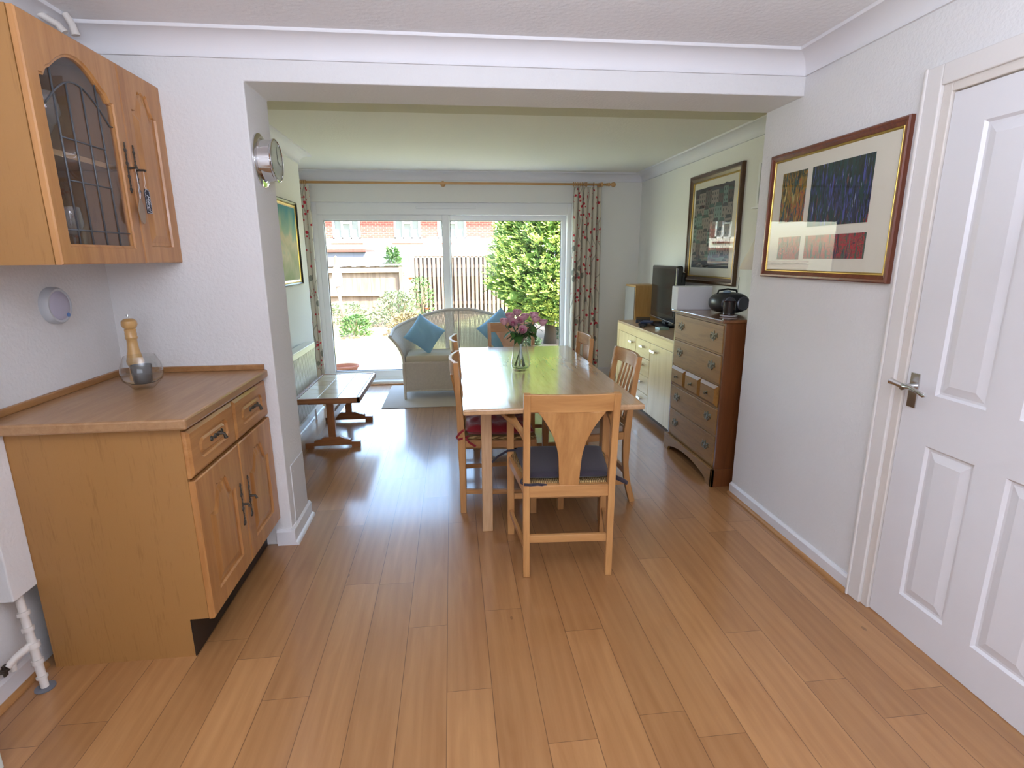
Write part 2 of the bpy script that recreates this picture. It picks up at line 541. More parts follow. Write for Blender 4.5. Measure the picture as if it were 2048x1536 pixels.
# ---------------------------------------------------------------- mesh builder
class MB:
    def __init__(self, off=(0, 0, 0)):
        self.v = []
        self.f = []
        self.mi = []
        self.uv = None
        self.off = Vector(off)
        self.cur = 0

    def add(self, vs, fs):
        b = len(self.v)
        self.v += [Vector(p) for p in vs]
        for f in fs:
            self.f.append([b + i for i in f])
            self.mi.append(self.cur)
        return self

    def box(self, x0, x1, y0, y1, z0, z1):
        if x0 > x1: x0, x1 = x1, x0
        if y0 > y1: y0, y1 = y1, y0
        if z0 > z1: z0, z1 = z1, z0
        return self.add([(x0, y0, z0), (x1, y0, z0), (x1, y1, z0), (x0, y1, z0), (x0, y0, z1), (x1, y0, z1), (x1, y1, z1), (x0, y1, z1)],
                        [(0, 3, 2, 1), (4, 5, 6, 7), (0, 1, 5, 4), (1, 2, 6, 5), (2, 3, 7, 6), (3, 0, 4, 7)])

    def hexa(self, bot, top):
        """bot/top: 4 points each counter clockwise from above"""
        return self.add(list(bot) + list(top), [(0, 3, 2, 1), (4, 5, 6, 7), (0, 1, 5, 4), (1, 2, 6, 5), (2, 3, 7, 6), (3, 0, 4, 7)])

    def bar(self, p0, p1, w, d, updir=(0, 0, 1), w1=None, d1=None):
        p0 = Vector(p0)
        p1 = Vector(p1)
        t = (p1 - p0).normalized()
        u = Vector(updir)
        s = t.cross(u)
        if s.length < 1e-4:
            s = t.cross(Vector((0, 1, 0)))
        s.normalize()
        u = s.cross(t).normalized()
        w1 = w if w1 is None else w1
        d1 = d if d1 is None else d1
        vs = []
        for p, ww, dd in ((p0, w, d), (p1, w1, d1)):
            for a, b in ((-1, -1), (1, -1), (1, 1), (-1, 1)):
                vs.append(p + s * a * ww / 2 + u * b * dd / 2)
        return self.add(vs, [(0, 1, 2, 3), (7, 6, 5, 4), (0, 4, 5, 1), (1, 5, 6, 2), (2, 6, 7, 3), (3, 7, 4, 0)])

    def sweep(self, pts, w, d, side=(1, 0, 0)):
        """rectangular section swept along pts; side = width direction; w,d may be lists"""
        n = len(pts)
        W = w if isinstance(w, (list, tuple)) else [w] * n
        D = d if isinstance(d, (list, tuple)) else [d] * n
        pts = [Vector(p) for p in pts]
        vs = []
        for i, p in enumerate(pts):
            t = (pts[min(i + 1, n - 1)] - pts[max(i - 1, 0)]).normalized()
            s = Vector(side)
            s = (s - t * s.dot(t)).normalized()
            u = t.cross(s)
            for a, b in ((-1, -1), (1, -1), (1, 1), (-1, 1)):
                vs.append(p + s * a * W[i] / 2 + u * b * D[i] / 2)
        fs = [(3, 2, 1, 0), tuple(4 * (n - 1) + k for k in range(4))]
        for i in range(n - 1):
            for k in range(4):
                k2 = (k + 1) % 4
                fs.append((4 * i + k, 4 * i + k2, 4 * i + 4 + k2, 4 * i + 4 + k))
        return self.add(vs, fs)

    def tube(self, pts, r, n=8, caps=True):
        m = len(pts)
        R = r if isinstance(r, (list, tuple)) else [r] * m
        pts = [Vector(p) for p in pts]
        vs = []
        prev = None
        for i, p in enumerate(pts):
            t = (pts[min(i + 1, m - 1)] - pts[max(i - 1, 0)]).normalized()
            if prev is None:
                s = t.cross(Vector((0, 0, 1)))
                if s.length < 1e-3:
                    s = t.cross(Vector((1, 0, 0)))
            else:
                s = prev - t * prev.dot(t)
            s.normalize()
            prev = s
            u = t.cross(s)
            for k in range(n):
                a = 2 * PI * k / n
                vs.append(p + (s * math.cos(a) + u * math.sin(a)) * R[i])
        fs = []
        for i in range(m - 1):
            for k in range(n):
                k2 = (k + 1) % n
                fs.append((n * i + k, n * i + k2, n * i + n + k2, n * i + n + k))
        if caps:
            fs.append(tuple(range(n))[::-1])
            fs.append(tuple(n * (m - 1) + k for k in range(n)))
        return self.add(vs, fs)

    def lathe(self, prof, c=(0, 0, 0), axis='z', n=24, caps=True):
        """prof: (r, h) list"""
        vs = []
        for r, h in prof:
            for k in range(n):
                a = 2 * PI * k / n
                x, y = r * math.cos(a), r * math.sin(a)
                if axis == 'z':
                    p = (x, y, h)
                elif axis == 'x':
                    p = (h, x, y)
                else:
                    p = (y, h, x)
                vs.append(Vector(p) + Vector(c))
        fs = []
        m = len(prof)
        for i in range(m - 1):
            for k in range(n):
                k2 = (k + 1) % n
                fs.append((n * i + k, n * i + k2, n * i + n + k2, n * i + n + k))
        if caps:
            if prof[0][0] > 1e-5: fs.append(tuple(range(n))[::-1])
            if prof[-1][0] > 1e-5: fs.append(tuple(n * (m - 1) + k for k in range(n)))
        return self.add(vs, fs)

    def loft(self, loops, cap0=False, cap1=True, close=True):
        n = len(loops[0])
        vs = [p for lp in loops for p in lp]
        fs = []
        for i in range(len(loops) - 1):
            for k in range(n if close else n - 1):
                k2 = (k + 1) % n
                fs.append((n * i + k, n * i + k2, n * i + n + k2, n * i + n + k))
        if cap0: fs.append(tuple(range(n))[::-1])
        if cap1: fs.append(tuple(n * (len(loops) - 1) + k for k in range(n)))
        return self.add(vs, fs)

    def prism(self, pts2, a, b, plane='yz'):
        """extrude polygon between a and b along the axis normal to plane"""
        def P(p, d):
            u, v = p
            return {'yz': (d, u, v), 'xz': (u, d, v), 'xy': (u, v, d)}[plane]
        return self.loft([[P(p, a) for p in pts2], [P(p, b) for p in pts2]], True, True)

    def grid(self, fn, nu, nv, closed=False):
        vs = [fn(i / nu, j / nv) for i in range(nu + 1) for j in range(nv + 1)]
        fs = [(i * (nv + 1) + j, (i + 1) * (nv + 1) + j, (i + 1) * (nv + 1) + j + 1, i * (nv + 1) + j + 1) for i in range(nu) for j in range(nv)]
        return self.add(vs, fs)

    def build(self, name, mat, parent=None, smooth=False, bevel=0, subsurf=0, solid=0, uvs=None, fixn=True):
        me = bpy.data.meshes.new(name)
        me.from_pydata([p - self.off for p in self.v], [], self.f)
        mats = mat if isinstance(mat, list) else [mat]
        for mm in mats:
            me.materials.append(mm)
        if len(mats) > 1:
            for i, p in enumerate(me.polygons):
                p.material_index = self.mi[i]
        if uvs:
            ul = me.uv_layers.new(name='UVMap')
            for lp in me.loops:
                ul.data[lp.index].uv = uvs[lp.vertex_index]
        if fixn:
            bm = bmesh.new()
            bm.from_mesh(me)
            bmesh.ops.recalc_face_normals(bm, faces=bm.faces)
            bm.to_mesh(me)
            bm.free()
        o = bpy.data.objects.new(name, me)
        C.objects.link(o)
        if parent is not None:
            o.parent = parent
        if smooth:
            for p in me.polygons:
                p.use_smooth = True
            if smooth == 'auto':
                me.set_sharp_from_angle(angle=math.radians(40))
        if solid:
            sm = o.modifiers.new('solid', 'SOLIDIFY')
            sm.thickness = solid
            sm.offset = 0
        if bevel:
            bv = o.modifiers.new('bevel', 'BEVEL')
            bv.width = bevel
            bv.segments = 2
            bv.limit_method = 'ANGLE'
            bv.angle_limit = math.radians(40)
        if subsurf:
            ss = o.modifiers.new('sub', 'SUBSURF')
            ss.levels = subsurf
            ss.render_levels = subsurf
        return o


def thing(name, label, cat, loc=(0, 0, 0), rz=0.0, group=None):
    o = bpy.data.objects.new(name, None)
    o.empty_display_size = 0.1
    C.objects.link(o)
    o.location = loc
    o.rotation_euler = (0, 0, rz)
    o['label'] = label
    o['category'] = cat
    if group: o['group'] = group
    return o


def tag(o, label, cat, group=None):
    o['label'] = label
    o['category'] = cat
    if group: o['group'] = group
    return o


def struct(o):
    o['kind'] = 'structure'
    return o


def dup(root, loc=None, rz=None, label=None, group=None):
    r = root.copy()
    C.objects.link(r)
    if loc is not None: r.location = loc
    if rz is not None: r.rotation_euler = (0, 0, rz)
    if label: r['label'] = label
    if group: r['group'] = group
    for ch in list(root.children):
        c = ch.copy()
        C.objects.link(c)
        c.parent = r
        for g in list(ch.children):
            d = g.copy()
            C.objects.link(d)
            d.parent = c
    return r


def lerp(a, b, t): return a + (b - a) * t
def smooth01(t):
    t = max(0, min(1, t))
    return t * t * (3 - 2 * t)


# ================================================================ THE ROOM
XL, XR, YB, ZC, ZS = -1.53, 1.693, 2.633, 2.35, 2.176   # kitchen left/right, beam face, ceiling, soffit
YE, XER, XEL, YW = 2.94, 2.20, -1.33, 6.30             # beam back, extension right/left walls, window wall
YR = -1.7

struct(MB().box(-2.4, 2.5, YR, 6.42, -0.1, 0).build('floor', FLOORM))
c1 = struct(MB().box(XL - 0.1, 2.4, YR, YB + 0.1, ZC, ZC + 0.12).build('ceiling', CEIL))
c2 = struct(MB().box(-2.4, 2.5, 3.80, 6.6, ZC, ZC + 0.12).build('ceiling', CEILX))
c3 = struct(MB().box(-2.4, 2.5, YE - 0.05, 3.80, ZC - 0.006, ZC + 0.12).build('ceiling', CEILB))  # slightly lower ceiling strip behind the beam, darker and yellower than the rest
# roof over everything keeps the sun off the rooms
struct(MB().box(-2.8, 2.8, YR - 0.3, 6.75, ZC + 0.12, ZC + 0.3).build('trim_roof', plain('roof_felt', srgb(120, 118, 112), 0.9)))
# walls
struct(MB().box(XL - 0.12, XL, YR, YB, 0, ZC).build('wall_left', WALL))
mb = MB()
mb.prism([(XL - 0.12, 0), (-0.855, 0), (-0.855, ZS), (XR + 0.7, ZS), (XR + 0.7, ZC), (XL - 0.12, ZC)], YB, YE, 'xz')
struct(mb.build('wall_pier_and_beam', WALL, bevel=0.005))
mb = MB()
mb.box(XR, 2.4, 1.90, YE, 0, ZS - 0.0005)
mb.box(XR, 2.4, 1.90, YB - 0.0005, ZS - 0.0005, ZC)
mb.box(XR, XR + 0.12, YR, 0.96, 0, ZC)
mb.box(XR, XR + 0.12, 0.96, 1.90, 2.03, ZC)
struct(mb.build('wall_right', WALL))
struct(MB().box(XL - 0.12, 2.4, YR - 0.12, YR, 0, ZC).build('wall_rear', WALL))
struct(MB().box(XEL - 0.5, XEL, YE - 0.001, 5.30, 0, ZC).build('wall_extension_left', WALLX, bevel=0.004))
struct(MB().box(-2.4, -2.3, 5.30, YW, 0, ZC).build('wall_recess', WALLX))
struct(MB().box(-2.4, XEL - 0.5, 5.2, 5.30, 0, ZC).build('wall_recess_back', WALLX))
struct(MB().box(XER, XER + 0.12, YE, YW, 0, ZC).build('wall_extension_right', WALLX))
OX0, OX1, OZ = -1.50, 1.40, 2.035
mb = MB()
mb.box(-2.4, OX0, YW, YW + 0.28, 0, ZC)
mb.box(OX1, 2.4, YW, YW + 0.28, 0, ZC)
mb.box(OX0, OX1, YW, YW + 0.28, OZ, ZC)
struct(mb.build('wall_window', WALLX))

# coving
def cove_profile(n=7, w=0.10, h=0.09):
    pts = []
    for i in range(n + 1):
        a = PI / 2 * i / n
        pts.append((w * (1 - math.sin(a)) + 0.0, -h * (1 - math.cos(a))))
    return [(w + 0.004, -0.006)] + pts[0:0] + [(w * (1 - 0.92 * math.sin(PI / 2 * i / n)), -0.012 - (h - 0.02) * (1 - math.cos(PI / 2 * i / n))) for i in range(n + 1)] + [(0.012, -h), (0, -h), (0, 0), (w + 0.004, 0)]


def cove(name, base, along, nrm, z, s0, s1, m0=0, m1=0):
    """base point on wall, along unit dir, nrm into room, from s0..s1, mitre m0/m1: +1 lengthens, -1 shortens with distance from the wall"""
    pr = cove_profile()
    B, A, N = Vector(base), Vector(along), Vector(nrm)
    l0 = [B + N * o + A * (s0 + m0 * o) + Vector((0, 0, z + hh)) for o, hh in pr]
    l1 = [B + N * o + A * (s1 + m1 * o) + Vector((0, 0, z + hh)) for o, hh in pr]
    mb = MB().loft([l0, l1], True, True)
    return struct(mb.build(name, COVE, smooth='auto'))


cove('trim_1', (XL, YB, 0), (1, 0, 0), (0, -1, 0), ZC, 0, XR - XL, 1, -1)
cove('trim_2', (XL, YR, 0), (0, 1, 0), (1, 0, 0), ZC, 0, YB - YR, 0, -1)
cove('trim_3', (XR, YR, 0), (0, 1, 0), (-1, 0, 0), ZC, 0, YB - YR, 0, -1)
cove('trim_4', (XEL, YE, 0), (0, 1, 0), (1, 0, 0), ZC, 0, 5.30 - YE, 0, 1)
cove('trim_5', (XER, YE, 0), (0, 1, 0), (-1, 0, 0), ZC, 0, YW - YE, 0, -1)
cove('trim_6', (-2.3, YW, 0), (1, 0, 0), (0, -1, 0), ZC, 0, XER + 2.3, 0, -1)
cove('trim_7', (-2.3, 5.30, 0), (1, 0, 0), (0, 1, 0), ZC, 0, XEL + 2.3, 0, 1)


def skirt(name, x0, y0, x1, y1, nx, ny, h=0.075, t=0.015, bead=None):
    """straight skirting between two wall points"""
    mb = MB()
    pr = [(0, 0), (t, 0), (t, h - 0.012), (t * 0.4, h), (0, h)]
    l0 = [(x0 + nx * a, y0 + ny * a, z) for a, z in pr]
    l1 = [(x1 + nx * a, y1 + ny * a, z) for a, z in pr]
    mb.loft([l0, l1], True, True)
    o = struct(mb.build(name, GLOSSW))
    if bead:
        r = 0.017
        pr = [(t, 0.0)] + [(t + r * math.cos(PI / 2 * i / 5), r * math.sin(PI / 2 * i / 5)) for i in range(6)]
        mb = MB()
        mb.loft([[(x0 + nx * a, y0 + ny * a, z) for a, z in pr], [(x1 + nx * a, y1 + ny * a, z) for a, z in pr]], True, True)
        struct(mb.build(name.replace('baseboard', 'trim_bead'), bead, smooth='auto'))
    return o


skirt('baseboard_right', XR, 1.905, XR, YE + 0.0, -1, 0, bead=BEAD)
skirt('baseboard_left', XL, YR, XL, 1.85, 1, 0, h=0.085, bead=BEAD)
skirt('baseboard_pier_side', -0.855, YB - 0.016, -0.855, YE + 0.02, 1, 0, h=0.09, bead=GLOSSW)
skirt('baseboard_pier_front', -0.93, YB, -0.839, YB, 0, -1, h=0.085)
skirt('baseboard_extension_left', XEL, YE + 0.02, XEL, 5.30, 1, 0, h=0.12, t=0.03, bead=GLOSSW)
skirt('baseboard_extension_right', XER, YE, XER, YW, -1, 0, h=0.12)
skirt('baseboard_window_wall', OX1, YW, XER, YW, 0, -1, h=0.12)
# access panel on the pier end
mb = MB().box(-0.856, -0.850, 2.70, 2.925, 0.09, 0.40)
for yy, zz in ((2.73, 0.36), (2.90, 0.36), (2.73, 0.14), (2.90, 0.14)):
    mb.lathe([(0.004, -0.8505), (0.004, -0.8485), (0, -0.848)], (0, yy, zz), 'x', 8)
struct(mb.build('trim_access_panel', plain('panel_paint', srgb(218, 216, 216), 0.6)))

# ---------------------------------------------------------------- interior door, right
LY0, LY1, LZ = 1.068, 1.80, 1.968
dx = XR + 0.004
mb = MB()
ys = [(LY0 + 0.125, LY0 + 0.312), (LY0 + 0.418, LY1 - 0.125)]
zs = [(0.155, 0.762), (0.95, 1.855)]
# stiles and rails
T = 0.036
mb.box(dx, dx + T, LY0, ys[0][0], 0.006, LZ)
mb.box(dx, dx + T, ys[0][1], ys[1][0], 0.006, LZ)
mb.box(dx, dx + T, ys[1][1], LY1, 0.006, LZ)
for (a, b) in ys:
    mb.box(dx, dx + T, a, b, 0.006, zs[0][0])
    mb.box(dx, dx + T, a, b, zs[0][1], zs[1][0])
    mb.box(dx, dx + T, a, b, zs[1][1], LZ)
    for (c, d) in zs:
        R = lambda i, dd: [(dx + dd, a + i, c + i), (dx + dd, b - i, c + i), (dx + dd, b - i, d - i), (dx + dd, a + i, d - i)]
        mb.loft([R(0, 0), R(0.008, 0.010), R(0.016, 0.010), R(0.045, 0.002)])
door = mb.build('door_1', GLOSSW)
struct(door)
# lever handle
mb = MB()
mb.box(XR - 0.002, dx, 1.742, 1.782, 0.885, 1.015)
hp = mb.build('back_plate', STEEL, door, bevel=0.002)
mb = MB()
hy, hz = 1.762, 0.965
mb.lathe([(0.011, XR - 0.002), (0.011, XR - 0.035), (0.013, XR - 0.05), (0, XR - 0.052)], (0, hy, hz), 'x', 14)
mb.tube([(XR - 0.042, hy + 0.0, hz), (XR - 0.046, hy - 0.03, hz + 0.004), (XR - 0.048, hy - 0.065, hz - 0.002), (XR - 0.048, hy - 0.095, hz - 0.012), (XR - 0.05, hy - 0.105, hz - 0.006)], [0.010, 0.008, 0.0075, 0.0075, 0.006], 10)
mb.tube([(XR - 0.042, hy, hz), (XR - 0.052, hy + 0.03, hz + 0.008), (XR - 0.056, hy + 0.048, hz + 0.012)], [0.010, 0.010, 0.013], 10)
mb.build('lever', STEEL, door, smooth='auto')
# frame and architrave
mb = MB()
for yy in ((LY1 + 0.003, 1.838),):
    mb.box(XR - 0.006, XR + 0.12, yy[0], yy[1], 0, 2.01)
mb.box(XR - 0.006, XR + 0.12, LY0 - 0.003, LY1 + 0.003, LZ + 0.004, 2.01)
mb.box(XR - 0.006, XR + 0.12, 0.96, LY0 - 0.003, 0, 2.01)
mb.box(XR + 0.042, XR + 0.06, LY1 - 0.012, LY1 + 0.003, 0, LZ)
struct(mb.build('trim_door_frame', CREAMP, bevel=0.003))
mb = MB()
mb.box(XR - 0.018, XR, 1.838, 1.908, 0, 2.068)
mb.box(XR - 0.026, XR - 0.018, 1.895, 1.908, 0, 2.068)
mb.box(XR - 0.018, XR, 0.90, 1.838, 2.0, 2.068)
mb.box(XR - 0.018, XR, 0.90, 0.962, 0, 2.0)
struct(mb.build('trim_architrave', plain('architrave_paint', srgb(226, 221, 217), 0.45, bump=0.25, bscale=25), bevel=0.004))

# ---------------------------------------------------------------- sliding patio doors
FY = YW + 0.06
mb = MB()
mb.box(OX0, OX0 + 0.05, FY, FY + 0.16, 0, OZ)
mb.box(OX1 - 0.05, OX1, FY, FY + 0.16, 0, OZ)
mb.box(OX0 + 0.05, OX1 - 0.05, FY, FY + 0.16, 1.905, OZ)
mb.box(OX0, OX1, FY - 0.12, FY - 0.001, 0.0, 0.035)
mb.box(OX0 + 0.05, OX1 - 0.05, FY, FY + 0.16, 0.0, 0.06)
w1 = struct(mb.build('window_1', UPVC, bevel=0.004))
mb = MB()
mb.box(-0.37, 0.30, FY - 0.018, FY, 1.972, 1.996)
mb.build('trickle_vent', UPVC, w1, bevel=0.004)


def sash(x0, x1, y0, name, stl, str_, sb, stp):
    mb = MB()
    z0, z1 = 0.05, 1.905
    mb.box(x0, x0 + stl, y0, y0 + 0.06, z0, z1)
    mb.box(x1 - str_, x1, y0, y0 + 0.06, z0, z1)
    mb.box(x0 + stl, x1 - str_, y0, y0 + 0.06, z0, z0 + sb)
    mb.box(x0 + stl, x1 - str_, y0, y0 + 0.06, z1 - stp, z1)
    s = mb.build(name, UPVC, w1, bevel=0.004)
    mb = MB().box(x0 + stl - 0.005, x1 - str_ + 0.005, y0 + 0.026, y0 + 0.032, z0 + sb - 0.005, z1 - stp + 0.005)
    mb.build('pane', DGLASS, s)
    g = MB()
    t = 0.006
    g.box(x0 + stl, x0 + stl + t, y0 + 0.018, y0 + 0.040, z0 + sb, z1 - stp)
    g.box(x1 - str_ - t, x1 - str_, y0 + 0.018, y0 + 0.040, z0 + sb, z1 - stp)
    g.box(x0 + stl, x1 - str_, y0 + 0.018, y0 + 0.040, z0 + sb, z0 + sb + t)
    g.box(x0 + stl, x1 - str_, y0 + 0.018, y0 + 0.040, z1 - stp - t, z1 - stp)
    g.build('gasket', BLACKP, s)
    return s


sash(-1.455, -0.01, FY + 0.01, 'sliding_sash', 0.07, 0.075, 0.09, 0.06)
sash(-0.07, 1.355, FY + 0.085, 'fixed_sash', 0.075, 0.055, 0.09, 0.055)
# outside sill and threshold strip
struct(MB().box(OX0, OX1, FY - 0.16, FY - 0.12, 0, 0.012).build('trim_threshold', BEAD, bevel=0.003))

# ================================================================ KITCHEN CABINETS
def arch_outline(y0, y1, z0, z1, drop, n=20, ns=6, style=0):
    """closed outline starting bottom-left, ccw in (y,z); returns list of (y,z) and segment counts"""
    pts = []
    for i in range(n): pts.append((lerp(y0, y1, i / n), z0))

    def zt(u):                                 # u -1..1
        a = abs(u)
        if style == 0:
            g = math.cos(PI / 2 * min(1, a / 0.88)) ** 0.9
            g += 0.10 * math.exp(-((a - 0.80) / 0.07) ** 2)
        elif style == 1:
            g = (1 - smooth01((a - 0.30) / 0.45)) + 0.06 * math.cos(a * 18) * (a < 0.45)
        else:
            g = 1
        return z1 - drop * (1 - g)
    for i in range(ns): pts.append((y1, lerp(z0, zt(1), i / ns)))
    for i in range(n): pts.append((lerp(y1, y0, i / n), zt(1 - 2 * i / n)))
    for i in range(ns): pts.append((y0, lerp(zt(-1), z0, i / ns)))
    return pts


def rect_outline(y0, y1, z0, z1, n=20, ns=6):
    return arch_outline(y0, y1, z0, z1, 0, n, ns, 2)


def inset(pts, d):
    cy = (min(p[0] for p in pts) + max(p[0] for p in pts)) / 2
    cz = (min(p[1] for p in pts) + max(p[1] for p in pts)) / 2
    hy = (max(p[0] for p in pts) - cy)
    hz = (max(p[1] for p in pts) - cz)
    return [(cy + (y - cy) * (1 - d / hy), cz + (z - cz) * (1 - d / hz)) for y, z in pts]


def panel_door(x, y0, y1, z0, z1, t, stile, rail, drop, style, glass=False):
    """door whose front faces +x at x+t"""
    o = rect_outline(y0, y1, z0, z1)
    oi = inset(o, 0.004)
    i0 = arch_outline(y0 + stile, y1 - stile, z0 + rail, z1 - rail, drop, style=style)
    L = lambda pts, d: [(x + d, p[0], p[1]) for p in pts]
    mb = MB()
    if glass:
        mb.loft([L(i0, 0), L(o, 0), L(o, t - 0.004), L(oi, t), L(inset(i0, -0.010), t), L(inset(i0, -0.006), t - 0.005), L(i0, t - 0.006), L(i0, 0)], False, False)
    else:
        mb.loft([L(o, 0), L(o, t - 0.004), L(oi, t), L(i0, t), L(inset(i0, 0.004), t - 0.008), L(inset(i0, 0.016), t - 0.008), L(inset(i0, 0.045), t - 0.001)], True, True)
    return mb


# -------- base unit
BX0, BX1, BY0, BY1 = -1.47, -0.924, 1.836, 2.628
base = thing('base_cabinet', 'oak kitchen base cabinet with two drawers and two arched doors', 'cabinet', (-1.2, 2.24, 0))
OF = (-1.2, 2.24, 0)
mb = MB(OF)
prof = [(BX0, 0), (-0.99, 0), (-0.99, 0.155), (BX1, 0.155), (BX1, 0.885), (BX0, 0.885)]
mb.prism(prof, BY0, BY0 + 0.018, 'xz')
mb.prism(prof, BY1 - 0.018, BY1, 'xz')
mb.box(BX0, BX1 - 0.004, BY0 + 0.018, BY1 - 0.018, 0.157, 0.173)
mb.box(BX0, BX0 + 0.01, BY0 + 0.018, BY1 - 0.018, 0.173, 0.885)
mb.box(BX1 - 0.018, BX1, BY0 + 0.018, BY1 - 0.018, 0.865, 0.885)
mb.build('body', CAB, base)
MB(OF).box(-1.008, -0.985, BY0 + 0.001, BY1 + 0.005, 0, 0.15).build('plinth', KICK, base)
ym = 2.232
for (a, b, ka) in ((BY0 + 0.004, ym - 0.004, 1), (ym + 0.004, BY1 + 0.0, 0)):
    mb = panel_door(BX1, a, b, 0.150, 0.690, 0.02, 0.075, 0.075, 0.085, 1)
    mb.off = Vector(OF)
    d = mb.build('door', CABD, base)
    hy = b - 0.030 if ka else a + 0.045
    hz = 0.434
    # ornate plate and pull
    h = MB(OF)
    for k in range(9):
        z = hz - 0.085 + k * 0.0212
        r = 0.006 + 0.004 * math.cos(k * 2.1) + (0.003 if k in (0, 8) else 0)
        h.lathe([(r, 0.0), (r * 0.8, 0.004), (0, 0.0055)], (BX1 + 0.020, hy, z), 'x', 8)
    h.box(BX1 + 0.0195, BX1 + 0.023, hy - 0.0035, hy + 0.0035, hz - 0.095, hz + 0.095)
    h.tube([(BX1 + 0.021, hy, hz), (BX1 + 0.045, hy, hz), (BX1 + 0.05, hy + 0.0, hz - 0.012)], [0.006, 0.005, 0.006], 8)
    h.build('handle', ANTIQ, d, smooth='auto')
for (a, b) in ((BY0 + 0.004, ym - 0.004), (ym + 0.004, BY1 + 0.0)):
    o = rect_outline(a, b, 0.702, 0.872)
    L = lambda pts, dd: [(BX1 + dd, p[0], p[1]) for p in pts]
    inn = rect_outline(a + 0.07, b - 0.07, 0.745, 0.829)
    # round the inner corners
    cy, cz = (a + b) / 2, 0.787
    inn2 = []
    for (y, z) in inn:
        dy = max(0, abs(y - cy) - ((b - a) / 2 - 0.07 - 0.03))
        s = (1 - (dy / 0.03) ** 2 * 0.55)
        inn2.append((y, cz + (z - cz) * s))
    mb = MB(OF)
    mb.loft([L(o, 0), L(o, 0.013), L(inset(o, 0.012), 0.02), L(inn2, 0.02), L(inset(inn2, 0.005), 0.013), L(inset(inn2, 0.013), 0.013), L(inset(inn2, 0.022), 0.019)], True, True)
    dr = mb.build('drawer', CABDH, base)
    h = MB(OF)
    for k in range(9):
        y = cy - 0.045 + k * 0.01125
        r = 0.006 + 0.0035 * math.cos(k * 2.3)
        h.lathe([(r * 1.25, 0.0), (r, 0.004), (0, 0.0055)], (BX1 + 0.019, y + 0.02, cz + 0.003), 'x', 8)
    h.tube([(BX1 + 0.02, cy + 0.03, cz + 0.006), (BX1 + 0.042, cy + 0.032, cz + 0.004), (BX1 + 0.045, cy + 0.038, cz - 0.016)], [0.007, 0.006, 0.008], 8)
    h.build('handle', ANTIQ, dr, smooth='auto')

# worktop with upstands
wt = thing('worktop', 'oak-effect laminate worktop with low upstands on the base cabinet', 'worktop', (-1.2, 2.22, 0.888))
OW = (-1.2, 2.22, 0.888)
mb = MB(OW)
mb.box(XL, -0.888, 1.806, YB, 0.888, 0.925)
mb.build('top', WTOP, wt, bevel=0.007)
mb = MB(OW)
mb.box(XL, XL + 0.018, 1.806, YB, 0.925, 0.950)
mb.box(XL + 0.018, -0.90, YB - 0.018, YB, 0.925, 0.950)
mb.build('upstand', wood('upstand_oak', srgb(146, 100, 58), srgb(170, 124, 78), 'y', 0.4), wt, bevel=0.003)

# -------- wall unit
WX0, WX1, WY0, WY1, WZ0, WZ1 = XL, -1.222, 1.855, 2.630, 1.424, 2.143
wc = thing('wall_cabinet', 'oak wall cabinet with one leaded glass door and one solid door', 'cabinet', (WX0, 2.24, WZ0))
OC = (WX0, 2.24, WZ0)
mb = MB(OC)
mb.box(WX0, WX1, WY0, WY0 + 0.018, WZ0, WZ1)
mb.box(WX0, WX1, WY1 - 0.018, WY1, WZ0, WZ1)
mb.box(WX0, WX1, WY0 + 0.018, WY1 - 0.018, WZ0, WZ0 + 0.018)
mb.box(WX0, WX1, WY0 + 0.018, WY1 - 0.018, WZ1 - 0.018, WZ1)
mb.box(WX0, WX0 + 0.008, WY0 + 0.018, WY1 - 0.018, WZ0 + 0.018, WZ1 - 0.018)
ys_ = 2.332
mb.box(WX0 + 0.008, WX1, ys_ - 0.009, ys_ + 0.009, WZ0 + 0.018, WZ1 - 0.018)
mb.build('body', CAB, wc)
MB(OC).box(WX0 + 0.008, WX1 - 0.02, WY0 + 0.018, ys_ - 0.009, 1.765, 1.783).build('shelf', wood('shelf_pine', srgb(186, 146, 96), srgb(206, 170, 120), 'y', 0.5), wc)
mb = panel_door(WX1 + 0.002, WY0 + 0.002, ys_ - 0.002, WZ0, WZ1 - 0.002, 0.02, 0.062, 0.065, 0.095, 0, True)
mb.off = Vector(OC)
gd = mb.build('glass_door', CABD, wc)
gx = WX1 + 0.008
MB(OC).box(gx - 0.0015, gx + 0.0015, WY0 + 0.055, ys_ - 0.055, WZ0 + 0.055, WZ1 - 0.055).build('pane', thin_glass('cabinet_glass', tint=(0.88, 0.86, 0.86, 1), refl=1.3, milk=0.02), gd)
mb = MB(OC)
ga, gb, gz0, gz1 = WY0 + 0.062, ys_ - 0.062, WZ0 + 0.065, WZ1 - 0.065
lx = gx + 0.003
gyc, ghw = (ga + gb) / 2, (gb - ga) / 2
arc = lambda u: gz1 - 0.075 - 0.095 * (1 - math.cos(PI / 2 * min(1, abs(u) / 0.88)) ** 0.9)
mb.tube([(lx, gyc + ghw * (k / 10 - 1), arc(k / 10 - 1)) for k in range(21)], 0.0028, 6)
for u in (-0.66, -0.28, 0.16, 0.60):
    zt_ = arc(u) if abs(u) < 0.5 else arc(u) + 0.072
    mb.tube([(lx, gyc + ghw * u, gz0), (lx, gyc + ghw * u, zt_)], 0.0028, 6)
for z, u0, u1 in ((gz0 + 0.045, -1, 1), (gz0 + 0.20, -0.66, 0.60), (gz0 + 0.33, -0.66, 0.60)):
    mb.tube([(lx, gyc + ghw * u0, z), (lx, gyc + ghw * u1, z)], 0.0028, 6)
mb.build('leading', LEAD, gd, smooth=True)
mb = panel_door(WX1 + 0.002, ys_ + 0.002, WY1 + 0.002, WZ0, WZ1 - 0.002, 0.02, 0.06, 0.065, 0.075, 1)
mb.off = Vector(OC)
sdoor = mb.build('solid_door', CABD, wc)
